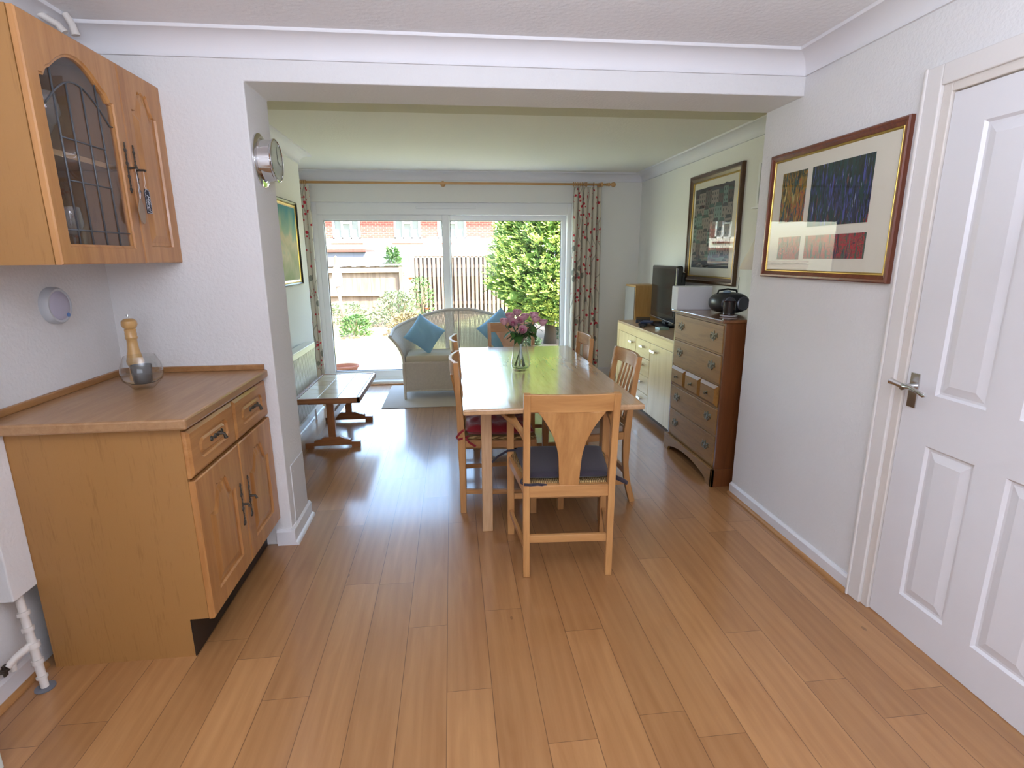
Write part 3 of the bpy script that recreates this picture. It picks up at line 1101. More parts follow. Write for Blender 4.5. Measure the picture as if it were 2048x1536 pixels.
for dd, hy in ((gd, ys_ - 0.028), (sdoor, ys_ + 0.028)):
    h = MB(OC)
    hz = 1.775
    for k in range(11):
        z = hz - 0.078 + k * 0.0156
        r = 0.0055 + 0.003 * math.cos(k * 2.1)
        h.lathe([(r, 0.0), (r * 0.8, 0.004), (0, 0.0055)], (WX1 + 0.022, hy, z), 'x', 8)
    h.box(WX1 + 0.0215, WX1 + 0.025, hy - 0.003, hy + 0.003, hz - 0.09, hz + 0.09)
    h.tube([(WX1 + 0.022, hy, hz), (WX1 + 0.05, hy, hz), (WX1 + 0.056, hy, hz - 0.003)], [0.005, 0.004, 0.006], 8)
    h.build('handle', ANTIQ, dd, smooth='auto')

# hanging tag with writing, and the wooden spatula on a ribbon
tg = thing('hanging_tag', 'small black tag with white script and border hung from cabinet handle', 'tag', (WX1 + 0.05, ys_ + 0.028, 1.655))
OT = (WX1 + 0.05, ys_ + 0.028, 1.655)
tx = WX1 + 0.045
ty = ys_ + 0.036
mb = MB(OT)
mb.tube([(tx + 0.004, ys_ + 0.028, 1.655), (tx, ty, 1.600), (tx, ty, 1.588)], 0.0009, 5)
mb.tube([(tx + 0.004, ys_ + 0.028, 1.655), (tx - 0.003, ty - 0.004, 1.600), (tx, ty, 1.588)], 0.0009, 5)
mb.build('string', plain('cream_string', srgb(216, 200, 190), 0.9), tg)
out = [(ty - 0.019, 1.500), (ty + 0.019, 1.500), (ty + 0.019, 1.582), (ty + 0.011, 1.592), (ty - 0.011, 1.592), (ty - 0.019, 1.582)]
mb = MB(OT).prism(out, tx - 0.001, tx + 0.001, 'yz')
card = mb.build('card', plain('black_card', srgb(24, 26, 44), 0.6), tg)
WHI = plain('white_ink', srgb(216, 218, 226), 0.7)
mb = MB(OT)
o1 = inset(out, 0.002)
o2 = inset(out, 0.0035)
mb.loft([[(tx + 0.0014, y, z) for y, z in o1], [(tx + 0.0014, y, z) for y, z in o2]], False, False)
for k in range(14):
    z = 1.506 + k * 0.0058
    for s in (-1, 1):
        mb.lathe([(0.0012, tx + 0.0011), (0.0012, tx + 0.0016)], (0, ty + s * 0.0140, z), 'x', 6)
mb.build('border', WHI, tg)
fc = bpy.data.curves.new('lettering', 'FONT')
fc.body = 'Merci'
fc.size = 0.026
fc.shear = 0.35
fc.extrude = 0.0003
fc.align_x = 'CENTER'
fc.align_y = 'CENTER'
fo = bpy.data.objects.new('lettering', fc)
C.objects.link(fo)
fo.parent = tg
fo.location = Vector((tx + 0.0016, ty, 1.542)) - Vector(OT)
fo.rotation_euler = Matrix(((0, 0, 1), (0, 1, 0), (-1, 0, 0))).to_euler()
fc.materials.append(WHI)
fo.parent = None
bpy.context.view_layer.update()
fme = bpy.data.meshes.new_from_object(fo.evaluated_get(bpy.context.evaluated_depsgraph_get()))
fo2 = bpy.data.objects.new('lettering', fme)
C.objects.link(fo2)
fo2.parent = tg
fo2.location = fo.location
fo2.rotation_euler = fo.rotation_euler
bpy.data.objects.remove(fo)
fo2.name = 'lettering'

tg.location.z += 0.115
sp = thing('wooden_spoon', 'small wooden spoon hanging on white cords from the glass cabinet door handle', 'spoon', (WX1 + 0.05, ys_ - 0.028, 1.65))
OP = (WX1 + 0.05, ys_ - 0.028, 1.65)
sx, sy = WX1 + 0.044, ys_ - 0.018
mb = MB(OP)
mb.tube([(sx + 0.006, ys_ - 0.028, 1.657), (sx, sy, 1.565), (sx, sy, 1.545)], 0.0009, 5)
mb.tube([(sx + 0.006, ys_ - 0.030, 1.657), (sx + 0.002, sy + 0.006, 1.565), (sx, sy, 1.545)], 0.0009, 5)
mb.build('cord', plain('white_cord', srgb(214, 206, 206), 0.9), sp)
out = []
for k in range(20):
    a = 2 * PI * k / 20
    z = math.cos(a)
    wdt = 0.012 if z > 0.45 else 0.020
    out.append((sy + math.sin(a) * (wdt if z < 0.3 else lerp(0.019, 0.006, (z - 0.3) / 0.7)), 1.505 + z * 0.047))
mb = MB(OP).prism(out, sx - 0.0025, sx + 0.0025, 'yz')
mb.build('spoon_bowl', plain('grey_wood', srgb(150, 128, 108), 0.6), sp, bevel=0.001)

sp.location.z += 0.115
# glasses in the cabinet
def tumbler(r, h, r0):
    return [(0, 0.004), (r0 * 0.9, 0.004), (r0, 0.010), (r, h), (r - 0.0015, h), (r0 - 0.002, 0.014), (0, 0.012)]


def wine(r, h):
    return [(0, 0), (r * 0.85, 0.001), (r * 0.8, 0.004), (0.004, 0.010), (0.0035, h * 0.42), (r * 0.6, h * 0.50), (r, h * 0.68), (r * 0.85, h), (r * 0.83, h), (r * 0.97, h * 0.69), (r * 0.55, h * 0.52), (0, h * 0.47)]


glset = [('water_glass', tumbler(0.030, 0.13, 0.026), -1.28, 1.915, 1.783, 'tall straight tumbler at the left end of the cabinet upper shelf'),
         ('water_glass', tumbler(0.036, 0.085, 0.028), -1.29, 1.985, 1.783, 'short tumbler beside the tall tumbler on the cabinet upper shelf'),
         ('wine_glass', wine(0.044, 0.19), -1.31, 2.08, 1.783, 'large wine glass in the middle of the cabinet upper shelf'),
         ('wine_glass', wine(0.036, 0.16), -1.40, 2.19, 1.783, 'smaller wine glass towards the right end of the cabinet upper shelf'),
         ('water_glass', tumbler(0.034, 0.11, 0.03), -1.42, 1.93, 1.783, 'tumbler standing in the rear row of the cabinet upper shelf'),
         ('glass_jug', [(0, 0.004), (0.045, 0.004), (0.062, 0.05), (0.058, 0.11), (0.034, 0.17), (0.042, 0.20), (0.040, 0.20), (0.032, 0.17), (0.055, 0.11), (0.058, 0.05), (0, 0.01)], -1.34, 1.955, 1.442, 'round-bellied glass jug at the bottom of the wall cabinet'),
         ('wine_glass', wine(0.036, 0.17), -1.27, 2.045, 1.442, 'wine glass beside the glass jug at the bottom of the wall cabinet'),
         ('wine_glass', wine(0.036, 0.20), -1.44, 2.06, 1.442, 'tall wine glass at the back of the wall cabinet floor')]
for nm, pr, x, y, z, lb in glset:
    o = MB().lathe(pr, n=20).build(nm, TUMB, smooth='auto')
    o.location = (x, y, z)
    tag(o, lb, 'glass')

# pepper mill
pm = thing('pepper_mill', 'pale wooden pepper mill standing behind the round glass bowl', 'pepper mill', (-1.375, 2.46, 0.925))
MB().lathe([(0.030, 0), (0.031, 0.012), (0.027, 0.03), (0.026, 0.06), (0.031, 0.075), (0.033, 0.085), (0.029, 0.10), (0.022, 0.135), (0.0195, 0.165), (0.0195, 0.178), (0.0215, 0.182), (0.0235, 0.188), (0.0215, 0.193), (0.0225, 0.205), (0.021, 0.212), (0.0225, 0.222), (0.018, 0.226)], n=28).build('mill_body', MILLW, pm, smooth='auto')
MB().lathe([(0.014, 0.224), (0.024, 0.229), (0.030, 0.243), (0.0285, 0.258), (0.018, 0.268), (0.0, 0.270)], n=28).build('mill_head', MILLW, pm, smooth='auto')
MB().lathe([(0.003, 0.268), (0.003, 0.278), (0.0065, 0.279), (0.006, 0.287), (0, 0.287)], n=14).build('finial', STEEL, pm, smooth='auto')
# glass bowl and tealight cup
bl = MB().lathe([(0, 0.0), (0.036, 0.0), (0.046, 0.010), (0.052, 0.018), (0.070, 0.036), (0.077, 0.060), (0.072, 0.095), (0.056, 0.135), (0.0545, 0.135), (0.0705, 0.095), (0.0750, 0.060), (0.066, 0.036), (0.045, 0.024), (0, 0.020)], n=36).build('glass_bowl', thin_glass('bowl_glass', tint=(0.97, 0.98, 0.98, 1), refl=2.4), smooth='auto')
bl.location = (-1.268, 2.30, 0.925)
tag(bl, 'round clear glass bowl with thick base on the oak worktop', 'bowl')
tl = MB().lathe([(0, 0), (0.030, 0), (0.033, 0.006), (0.039, 0.075), (0.0365, 0.075), (0.030, 0.010), (0, 0.010)], n=28).build('candle_cup', thin_glass('smoked_glass', tint=(0.16, 0.17, 0.18, 1), refl=2.0, milk=0.12), smooth='auto')
tl.location = (-1.268, 2.30, 0.9465)
tag(tl, 'smoked grey glass candle cup sitting inside the round clear bowl', 'candle holder')

# push light on the left wall
pl = thing('push_light', 'round pale lilac push light on the wall under the wall cabinet', 'light', (XL, 2.262, 1.268))
MB().lathe([(0.070, 0), (0.070, 0.022), (0.064, 0.031), (0.058, 0.031), (0.055, 0.028)], axis='x', n=36, caps=False).build('case', plain('pale_grey_plastic', srgb(196, 200, 206), 0.4), pl, smooth='auto')
MB().lathe([(0.0560, 0.027), (0.052, 0.031), (0.03, 0.036), (0.0, 0.038)], axis='x', n=36).build('lens', plain('lilac_lens', srgb(190, 188, 208), 0.35), pl, smooth='auto')
MB().lathe([(0.008, 0.033), (0.008, 0.0355), (0.0, 0.036)], (0, 0.030, -0.038), axis='x', n=12).build('badge', plain('blue_badge', srgb(90, 130, 190), 0.4), pl)

# boxing and pipe at the left
struct(MB().box(XL, -1.4655, 1.728, 1.8355, 0.341, ZC - 0.09).build('trim_pipe_boxing', WALL, bevel=0.004))
pp = thing('painted_pipe', 'white painted pipe with tap dropping from the wall boxing to floor', 'pipe', (-1.44, 1.735, 0))
PO = (-1.44, 1.735, 0)
mb = MB(PO)
pa, pb = Vector((-1.438, 1.735, 0.0)), Vector((-1.495, 1.785, 0.345))
P_ = lambda t: pa.lerp(pb, t)
mb.tube([P_(0), P_(0.2), P_(0.45), P_(1)], [0.012, 0.013, 0.013, 0.012], 12)
for t, r, hl in ((0.12, 0.017, 0.012), (0.28, 0.018, 0.02), (0.45, 0.021, 0.025), (0.62, 0.018, 0.02), (0.78, 0.019, 0.02)):
    mb.tube([P_(t - hl), P_(t + hl)], r, 12)
mb.build('riser', CREAMP, pp, smooth='auto')
mb = MB(PO)
q = P_(0.47)
mb.tube([q, q + Vector((-0.02, -0.05, -0.015)), q + Vector((-0.03, -0.075, -0.03))], [0.013, 0.012, 0.011], 10)
mb.tube([q + Vector((-0.024, -0.058, -0.02)), q + Vector((-0.026, -0.06, -0.055))], [0.010, 0.009], 10)
mb.build('drain_tap', CREAMP, pp, smooth='auto')
mb = MB(PO)
mb.box(q.x - 0.042, q.x - 0.024, q.y - 0.095, q.y - 0.07, q.z - 0.04, q.z - 0.028)
mb.box(q.x - 0.035, q.x - 0.030, q.y - 0.09, q.y - 0.075, q.z - 0.055, q.z - 0.015)
mb.build('spindle', ANTIQ, pp)
MB(PO).lathe([(0.030, 0.0005), (0.030, 0.004), (0.016, 0.006)], (-1.438, 1.735, 0), n=24).build('floor_collar', plain('grey_collar', srgb(110, 112, 120), 0.5), pp)
# pipe stubs at the ceiling corner
ps = MB()
ps.tube([(-1.49, 2.43, 2.33), (-1.44, 2.45, 2.30), (-1.425, 2.455, 2.275)], [0.012, 0.012, 0.014], 10)
ps.tube([(-1.42, 2.47, 2.345), (-1.405, 2.475, 2.31), (-1.40, 2.478, 2.275)], [0.012, 0.013, 0.015], 10)
o = ps.build('pipe_stubs', CREAMP, smooth='auto')
tag(o, 'pair of white painted capped pipe ends in the ceiling corner above wall cabinet', 'pipe')
# white appliance at the near left corner
ap = thing('white_appliance', 'white kitchen appliance whose edge just shows in the near left corner', 'appliance', (-1.45, 1.12, 0))
OA = (-1.45, 1.12, 0)
MB(OA).box(-1.512, -1.336, 0.86, 1.404, 0.02, 0.85).build('case', plain('enamel_white', srgb(216, 224, 218), 0.3), ap, bevel=0.006)
MB(OA).box(-1.336, -1.318, 0.862, 1.404, 0.02, 0.84).build('door', plain('enamel_white', srgb(216, 224, 218), 0.3), ap, bevel=0.006)

# ================================================================ porthole clock on the pier
ck = thing('wall_clock', 'round chrome porthole-style wall clock on the white pier', 'clock', (-0.855, 2.757, 1.878))
MB().lathe([(0.117, 0), (0.117, 0.006), (0.108, 0.011), (0.095, 0.013), (0.090, 0.02)], axis='x', n=48, caps=False).build('flange', CHROME, ck, smooth='auto')
MB().lathe([(0.091, 0.01), (0.089, 0.060), (0.094, 0.066), (0.094, 0.072), (0.089, 0.074), (0.088, 0.072)], axis='x', n=48, caps=False).build('barrel', CHROME, ck, smooth='auto')
MB().lathe([(0.089, 0.070), (0.06, 0.072), (0, 0.073)], axis='x', n=48).build('face', plain('clock_face', srgb(170, 176, 160), 0.5, coat=1), ck)
mb = MB().box(0.0732, 0.0740, -0.002, 0.002, -0.01, 0.060)
mb.bar((0.0742, 0, 0), (0.0742, 0.035, -0.02), 0.004, 0.0006, (1, 0, 0))
mb.build('hands', BLACKP, ck)

# ================================================================ PICTURES
def frame_ring(mb, x, sgn, y0, y1, z0, z1, wd, dep):
    """picture frame on a wall x, facing sgn; profile (distance in from the outer edge, height)"""
    pr = [(0, 0), (0, dep * 0.8), (wd * 0.18, dep), (wd * 0.45, dep), (wd * 0.6, dep * 0.8), (wd, dep * 0.5), (wd, 0)]
    loops = []
    for i, h in pr:
        loops.append([(x + sgn * h, y0 + i, z0 + i), (x + sgn * h, y1 - i, z0 + i), (x + sgn * h, y1 - i, z1 - i), (x + sgn * h, y0 + i, z1 - i)])
    mb.loft(loops, False, False)
    return mb


def picture(label, x, sgn, y0, y1, z0, z1, wd, fm, slip, art_fn, name='framed_picture', dep=0.022, glazed=True):
    t = thing(name, label, 'picture', (x, (y0 + y1) / 2, (z0 + z1) / 2))
    OO = (x, (y0 + y1) / 2, (z0 + z1) / 2)
    frame_ring(MB(OO), x, sgn, y0, y1, z0, z1, wd, dep).build('frame', fm, t)
    mb = MB(OO)
    s = wd
    frame_ring(mb, x, sgn, y0 + s, y1 - s, z0 + s, z1 - s, slip, dep * 0.55).build('slip', GOLD, t)
    s += slip
    MB(OO).box(x, x + sgn * 0.006, y0 + s - 0.002, y1 - s + 0.002, z0 + s - 0.002, z1 - s + 0.002).build('mount', MOUNT, t)
    art_fn(t, OO)
    if glazed:
        MB(OO).box(x + sgn * 0.0095, x + sgn * 0.0110, y0 + s - 0.001, y1 - s + 0.001, z0 + s - 0.001, z1 - s + 0.001).build('glazing', PANE, t)
    return t


DKBL = art_mat('dark_blue_strokes', [(0.30, srgb(24, 28, 40)), (0.42, srgb(36, 66, 70)), (0.52, srgb(28, 32, 58)), (0.60, srgb(60, 64, 120)), (0.68, srgb(34, 44, 40)), (0.8, srgb(150, 80, 60))], 9, (1, 2.2, 1), 3)
AUTU = art_mat('autumn_strokes', [(0.30, srgb(30, 40, 30)), (0.45, srgb(150, 120, 40)), (0.52, srgb(170, 76, 36)), (0.6, srgb(40, 84, 96)), (0.8, srgb(60, 60, 40))], 9, (1, 1.6, 1), 3, zgrad=-0.6, zoff=0.0, strokes=((srgb(40, 80, 84), 0.56, 0.5, 60), (srgb(190, 176, 110), 0.63, 0.6, 90), (srgb(30, 44, 30), 0.58, 0.3, 120)))
REDS = art_mat('red_strokes', [(0.35, srgb(50, 46, 60)), (0.47, srgb(190, 40, 56)), (0.55, srgb(70, 80, 66)), (0.66, srgb(210, 60, 70))], 11, (1, 1.4, 2), 3, strokes=((srgb(70, 90, 80), 0.58, 0.9, 70), (srgb(60, 40, 60), 0.6, 0.4, 110)))
RB = art_mat('dark_to_red_strokes', [(0.22, srgb(200, 44, 60)), (0.33, srgb(170, 44, 56)), (0.42, srgb(34, 44, 52)), (0.52, srgb(30, 34, 62)), (0.62, srgb(52, 62, 110)), (0.72, srgb(34, 46, 40))], 9, (1, 2.2, 1), 3, zgrad=1.4, zoff=0.02, strokes=((srgb(26, 60, 58), 0.52, 0.45, 50), (srgb(70, 76, 150), 0.60, 0.6, 90), (srgb(20, 24, 30), 0.58, 0.3, 130), (srgb(150, 160, 190), 0.67, 0.55, 110), (srgb(110, 60, 50), 0.66, 0.8, 80)))


def art_kitchen(t, OO):
    X0, X1 = XR - 0.006, XR - 0.0085
    MB(OO).box(X0, X1, 2.525, 2.715, 1.60, 1.838).build('print', AUTU, t)
    MB(OO).box(X0, X1, 2.105, 2.486, 1.570, 1.838).build('print', RB, t)
    MB(OO).box(X0, X1, 2.525, 2.700, 1.420, 1.530).build('print', REDS, t)
    MB(OO).box(X0, X1, 2.098, 2.486, 1.425, 1.530).build('print', REDS, t)


picture('mahogany framed abstract print in four dark blue and red panels', XR, -1, 1.945, 2.822, 1.330, 1.937, 0.030, MAHOG, 0.010, art_kitchen)


def art_town(t, OO):
    x0, x1 = XER - 0.006, XER - 0.0085
    ya, yb, za, zb = 4.17, 4.84, 1.34, 2.005
    rnd = random.Random(3)
    cols = [srgb(*c) for c in ((96, 92, 92), (122, 112, 108), (84, 96, 96), (108, 130, 122), (134, 124, 118), (66, 66, 72), (90, 76, 74), (44, 50, 54), (60, 84, 80))]
    ms = [plain('print_ink_%d' % i, c, 0.8) for i, c in enumerate(cols)]
    mb = MB(OO)
    mb.cur = 5
    mb.box(x0, x1 - 0.0002, ya, yb, za, zb)
    xs = x1 - 0.0004
    nrow = 6
    for r in range(nrow):
        y = ya
        while y < yb - 0.01:
            wdt = rnd.uniform(0.07, 0.13)
            y2 = min(yb, y + wdt)
            top = zb - 0.02 - r * 0.10 - rnd.uniform(0, 0.07)
            bot = max(za + 0.06, top - rnd.uniform(0.16, 0.26))
            mb.cur = rnd.choice((0, 1, 1, 2, 3, 4, 4, 6))
            xx = xs - 0.00006 * (r * 3 + rnd.randint(0, 2))
            if top > bot:
                mb.add([(xx, y, bot), (xx, y2, bot), (xx, y2, top), (xx, y, top)], [(0, 1, 2, 3)])
                mb.cur = rnd.choice((5, 7, 8))
                mb.add([(xx, y, top), (xx, y2, top), (xx, y2 - 0.02, top + 0.028), (xx, y + 0.02, top + 0.028)], [(0, 1, 2, 3)])
                mb.cur = 7
                nw = max(1, int((y2 - y) / 0.035))
                z = top - 0.035
                while z > bot + 0.02:
                    for k in range(nw):
                        yc_ = y + (k + 0.5) * (y2 - y) / nw
                        mb.add([(xx - 0.00004, yc_ - 0.006, z), (xx - 0.00004, yc_ + 0.006, z), (xx - 0.00004, yc_ + 0.006, z + 0.02), (xx - 0.00004, yc_ - 0.006, z + 0.02)], [(0, 1, 2, 3)])
                    z -= 0.042
            y = y2
    for k in range(26):
        y = rnd.uniform(ya, yb - 0.08)
        z = rnd.uniform(za, za + 0.09)
        mb.cur = rnd.choice((5, 7, 8, 4, 0))
        xx = xs - 0.0018
        mb.add([(xx, y, z), (xx, y + 0.08, z), (xx, y + 0.05, z + 0.018), (xx, y, z + 0.012)], [(0, 1, 2, 3)])
    mb.build('print', ms, t, fixn=False)


picture('tall dark framed town print with stacked grey house fronts', XER, -1, 4.03, 4.94, 1.205, 2.125, 0.055, DARKFR, 0.012, art_town, dep=0.03)

LAND = art_mat('abstract_landscape', [(0.15, srgb(140, 158, 96)), (0.35, srgb(186, 184, 140)), (0.5, srgb(214, 202, 166)), (0.62, srgb(150, 186, 160)), (0.8, srgb(70, 150, 160))], 2.2, (1, 1, 1), 0.6, 3, zgrad=1.1, zoff=0.0)
picture('small gilt and black framed teal and yellow abstract on left wall', XEL, 1, 4.30, 5.05, 1.215, 1.905, 0.020, plain('black_frame', srgb(30, 28, 26), 0.3), 0.025, lambda t, OO: MB(OO).box(XEL + 0.006, XEL + 0.0085, 4.352, 4.998, 1.267, 1.853).build('canvas', LAND, t), glazed=False)

# white slim wall vent on the extension right wall
wp = thing('wall_vent', 'slim white vent panel high on the wall right of the town print', 'vent', (XER, 3.76, 1.92))
OV = (XER, 3.76, 1.92)
MB(OV).box(XER - 0.012, XER, 3.64, 3.84, 1.78, 2.08).build('plate', UPVC, wp, bevel=0.003)
MB(OV).box(XER - 0.020, XER - 0.012, 3.79, 3.80, 1.80, 2.07).build('slot', plain('vent_slot', srgb(190, 190, 186), 0.6), wp)
MB(OV).box(XER - 0.03, XER, 3.62, 3.86, 1.768, 1.78).build('lip', UPVC, wp)

# ================================================================ DINING TABLE
tb = thing('dining_table', 'long oak dining table with a shiny grained top', 'table', (0.47, 3.30, 0))
OTb = (0.47, 3.30, 0)
mb = MB(OTb)
out = [(0.034, 2.405), (0.904, 2.395), (0.910, 4.175), (0.040, 4.185)]
mb.prism(out, 0.722, 0.75, 'xy')
mb.build('tabletop', TBL['y'], tb, bevel=0.007)
for y in (2.65, 3.93):
    MB(OTb).box(0.15, 0.80, y, y + 0.02, 0.65, 0.722).build('end_apron', TBL['x'], tb)
for x in (0.135, 0.795):
    MB(OTb).box(x, x + 0.02, 2.67, 3.93, 0.65, 0.722).build('side_apron', TBL['y'], tb)
for x in (0.127, 0.767):
    for y in (2.636, 3.905):
        MB(OTb).box(x, x + 0.056, y, y + 0.056, 0, 0.722).build('leg', TBL['z'], tb, bevel=0.004)

# ================================================================ CHAIRS
def splat_mesh(w_top, w_bot, z0, z1, y_fn, th=0.014, n=12, waist=None):
    mb = MB()
    loops = []
    for i in range(n + 1):
        t = i / n
        z = lerp(z0, z1, t)
        w_ = w_bot + (w_top - w_bot) * (0.18 * t + 0.82 * max(0, (t - 0.35) / 0.65) ** 1.9 if t > 0.35 else 0.18 * t)
        y = y_fn(z)
        loops.append([(-w_ / 2, y - th / 2, z), (w_ / 2, y - th / 2, z), (w_ / 2, y + th / 2, z), (-w_ / 2, y + th / 2, z)])
    mb.loft(loops, True, True)
    return mb


def make_chair(name, label, arms=False, slats=False, sabre=False, upholst=False, H=0.885):
    """rear posts at y=0, seat towards +y"""
    t = thing(name, label, 'chair')
    rw, fw_, dp = 0.19, 0.245 if arms else 0.225, 0.40
    lean = 0.055 if (arms or slats) else 0.022
    yl = lambda z: -lean * max(0, (z - 0.42) / 0.46) ** 1.3 - (0.05 * max(0, (0.25 - z) / 0.25) ** 1.6 if sabre else 0)
    zs_ = [0, 0.08, 0.16, 0.25, 0.35, 0.45, 0.55, 0.65, 0.75, H - 0.0]
    for s in (-1, 1):
        mb = MB()
        mb.sweep([(s * rw, yl(z), z) for z in zs_], 0.030, [0.034] * 4 + [0.042] * 2 + [0.038, 0.034, 0.032, 0.028], (1, 0, 0))
        mb.build('rear_leg', CHW['z'], t, bevel=0.003)
        mb = MB()
        top = 0.668 if arms else 0.45
        mb.bar((s * fw_, dp, 0), (s * fw_, dp, top), 0.036, 0.036, (0, 1, 0))
        mb.build('front_leg', CHW['z'], t, bevel=0.003)
    # crest, bowed backwards
    bow = 0.018 if arms else 0.034
    mb = MB()
    zb_, zt_ = (H - 0.082, H - 0.002)
    pts = []
    nseg = 14
    loops = []
    for i in range(nseg + 1):
        u = -1 + 2 * i / nseg
        x = u * (rw - 0.012)
        b = bow * (1 - u * u)
        loops.append([(x, yl(zb_) - b - 0.010, zb_ - 0.000), (x, yl(zb_) - b + 0.010, zb_), (x, yl(zt_) - b + 0.010, zt_), (x, yl(zt_) - b - 0.010, zt_)])
    mb.loft(loops, True, True)
    mb.build('crest_rail', CHW['x'], t, smooth='auto', bevel=0.003)
    bf = lambda z: yl(z) - bow * max(0, (z - 0.45) / (zb_ - 0.45)) ** 1.2 * 0.9
    if slats:
        for k in range(5):
            x = -0.108 + k * 0.054
            mb = MB()
            mb.sweep([(x, bf(z) + 0.002, z) for z in (0.50, 0.6, 0.7, zb_ + 0.002)], 0.016, 0.010, (1, 0, 0))
            mb.build('back_slat', CHW['z'], t)
        MB().box(-rw + 0.014, rw - 0.014, yl(0.5) - 0.010, yl(0.5) + 0.010, 0.47, 0.505).build('lower_back_rail', CHW['x'], t, bevel=0.002)
    else:
        splat_mesh(0.285 if arms else 0.27, 0.088, 0.452, zb_ + 0.002, bf).build('back_splat', CHW['z'], t, bevel=0.002)
    # seat rails
    mb = MB()
    mb.box(-rw + 0.014, rw - 0.014, -0.014, 0.014, 0.398, 0.453)
    mb.build('seat_rail', CHW['x'], t, bevel=0.002)
    mb = MB()
    mb.box(-fw_ + 0.018, fw_ - 0.018, dp - 0.014, dp + 0.014, 0.398, 0.440)
    mb.build('seat_rail', CHW['x'], t, bevel=0.002)
    for s in (-1, 1):
        MB().bar((s * rw, 0.018, 0.42), (s * fw_, dp - 0.018, 0.42), 0.022, 0.042).build('side_rail', CHW['y'], t, bevel=0.002)
    # stretchers
    MB().box(-rw + 0.014, rw - 0.014, yl(0.19) - 0.009, yl(0.19) + 0.009, 0.172, 0.208).build('rear_stretcher', CHW['x'], t, bevel=0.002)
    for s in (-1, 1):
        MB().bar((s * rw, 0.014 + yl(0.13), 0.13), (s * fw_, dp - 0.016, 0.13), 0.016, 0.028).build('side_stretcher', CHW['y'], t, bevel=0.002)
    MB().box(-fw_ + 0.018, fw_ - 0.018, dp - 0.009, dp + 0.009, 0.20, 0.232).build('front_stretcher', CHW['x'], t, bevel=0.002)
    # seat
    mb = MB()
    o = [(-rw + 0.016, 0.014), (rw - 0.016, 0.014), (fw_ - 0.0, dp - 0.016), (fw_ - 0.02, dp + 0.022), (-fw_ + 0.02, dp + 0.022), (-fw_, dp - 0.016)]
    oi = [(x * 0.97, lerp(y, 0.2, 0.04)) for x, y in o]
    if upholst:
        mb.loft([[(x, y, 0.44) for x, y in o], [(x * 1.0, y, 0.455) for x, y in o], [(x, y, 0.472) for x, y in oi], [(x * 0.6, lerp(y, 0.2, 0.4), 0.484) for x, y in o]], True, True)
        mb.build('seat', BEIGEF, t, smooth='auto')
    else:
        mb.loft([[(x, y, 0.436) for x, y in oi], [(x * 1.0, y, 0.446) for x, y in o], [(x, y, 0.458) for x, y in oi], [(x * 0.5, lerp(y, 0.2, 0.5), 0.452) for x, y in o]], True, True)
        mb.build('rush_seat', RUSH, t, smooth='auto')
    if arms:
        for s in (-1, 1):
            mb = MB()
            pts = []
            W = []
            D = []
            for i in range(13):
                u = i / 12
                x = s * lerp(rw + 0.004, fw_ + 0.030, smooth01(u * 1.15) * 0.4 + 0.6 * u)
                y = lerp(0.008 + yl(0.68), dp + 0.045, u)
                z = 0.676 + 0.008 * math.sin(u * PI) + 0.006 * u
                pts.append((x, y, z))
                W.append(lerp(0.024, 0.070, smooth01((u - 0.25) / 0.7)))
                D.append(0.022)
            mb.sweep(pts, W, D, (1, 0, 0))
            mb.build('armrest', CHW['y'], t, bevel=0.004)
    return t


ang = math.radians(-4.0)
ch1 = make_chair('dining_armchair', 'oak armchair with dark plum cushion at the near end of the table', arms=True)
ch1.location = (0.492, 2.190, 0)
ch1.rotation_euler = (0, 0, ang)
dup(ch1, (0.505, 4.62, 0), PI + 0.0, 'oak chair at the far end of the table, in front of the wicker sofa')
ch2 = make_chair('dining_chair', 'oak chair with red cushion at the near left side of the table')
ch2.location = (0.035, 3.070, 0)
ch2.rotation_euler = (0, 0, -PI / 2 - 0.03)
dup(ch2, (0.035, 3.815, 0), -PI / 2, 'oak chair at the far left side of the table, nearest the sofa cushion')
dup(ch2, (0.935, 3.82, 0), PI / 2, 'oak chair with curved splat at the far right side of the table, before the curtain')
ch3 = make_chair('dining_chair', 'oak scroll-back chair with five slim back slats and beige seat', slats=True, sabre=True, upholst=True, H=0.885)
ch3.location = (0.985, 3.095, 0)
ch3.rotation_euler = (0, 0, PI / 2 + 0.03)


def cushion_mesh(w0, w1, d, th, seed=0, crinkle=0.0, n=22):
    rnd = random.Random(seed)
    ph = [rnd.uniform(0, 6) for _ in range(8)]

    def P(u, v, s):
        x = (u - 0.5) * 2
        y = (v - 0.5) * 2
        wd = lerp(w0, w1, v) / 2
        e = (1 - abs(x) ** 6) * (1 - abs(y) ** 6)
        h = th * max(0, e) ** 0.4
        c = crinkle * (math.sin(x * 9 + ph[0] + 3 * math.sin(y * 4 + ph[1])) + math.sin(y * 13 + ph[2] + 2 * math.sin(x * 5 + ph[3])) + 0.6 * math.sin((x + y) * 17 + ph[4])) * e
        return (x * wd, v * d, s * h / 2 + (c if s > 0 else 0) + th / 2)
    mb = MB()
    mb.grid(lambda u, v: P(u, v, 1), n, n)
    mb.grid(lambda u, v: P(u, v, -1), n, n)
    return mb


def cushion(name, label, loc, rz, w0, w1, d, th, mat, ties, seed, crinkle=0):
    t = thing(name, label, 'cushion', loc, rz)
    mb = cushion_mesh(w0, w1, d, th, seed, crinkle)
    o = mb.build('pad', mat, t, smooth=True)
    for tie in ties:
        m2 = MB()
        for pts in tie:
            m2.sweep(pts, 0.012, 0.003, (0, 0, 1))
        m2.build('tie', mat, t)
    return t


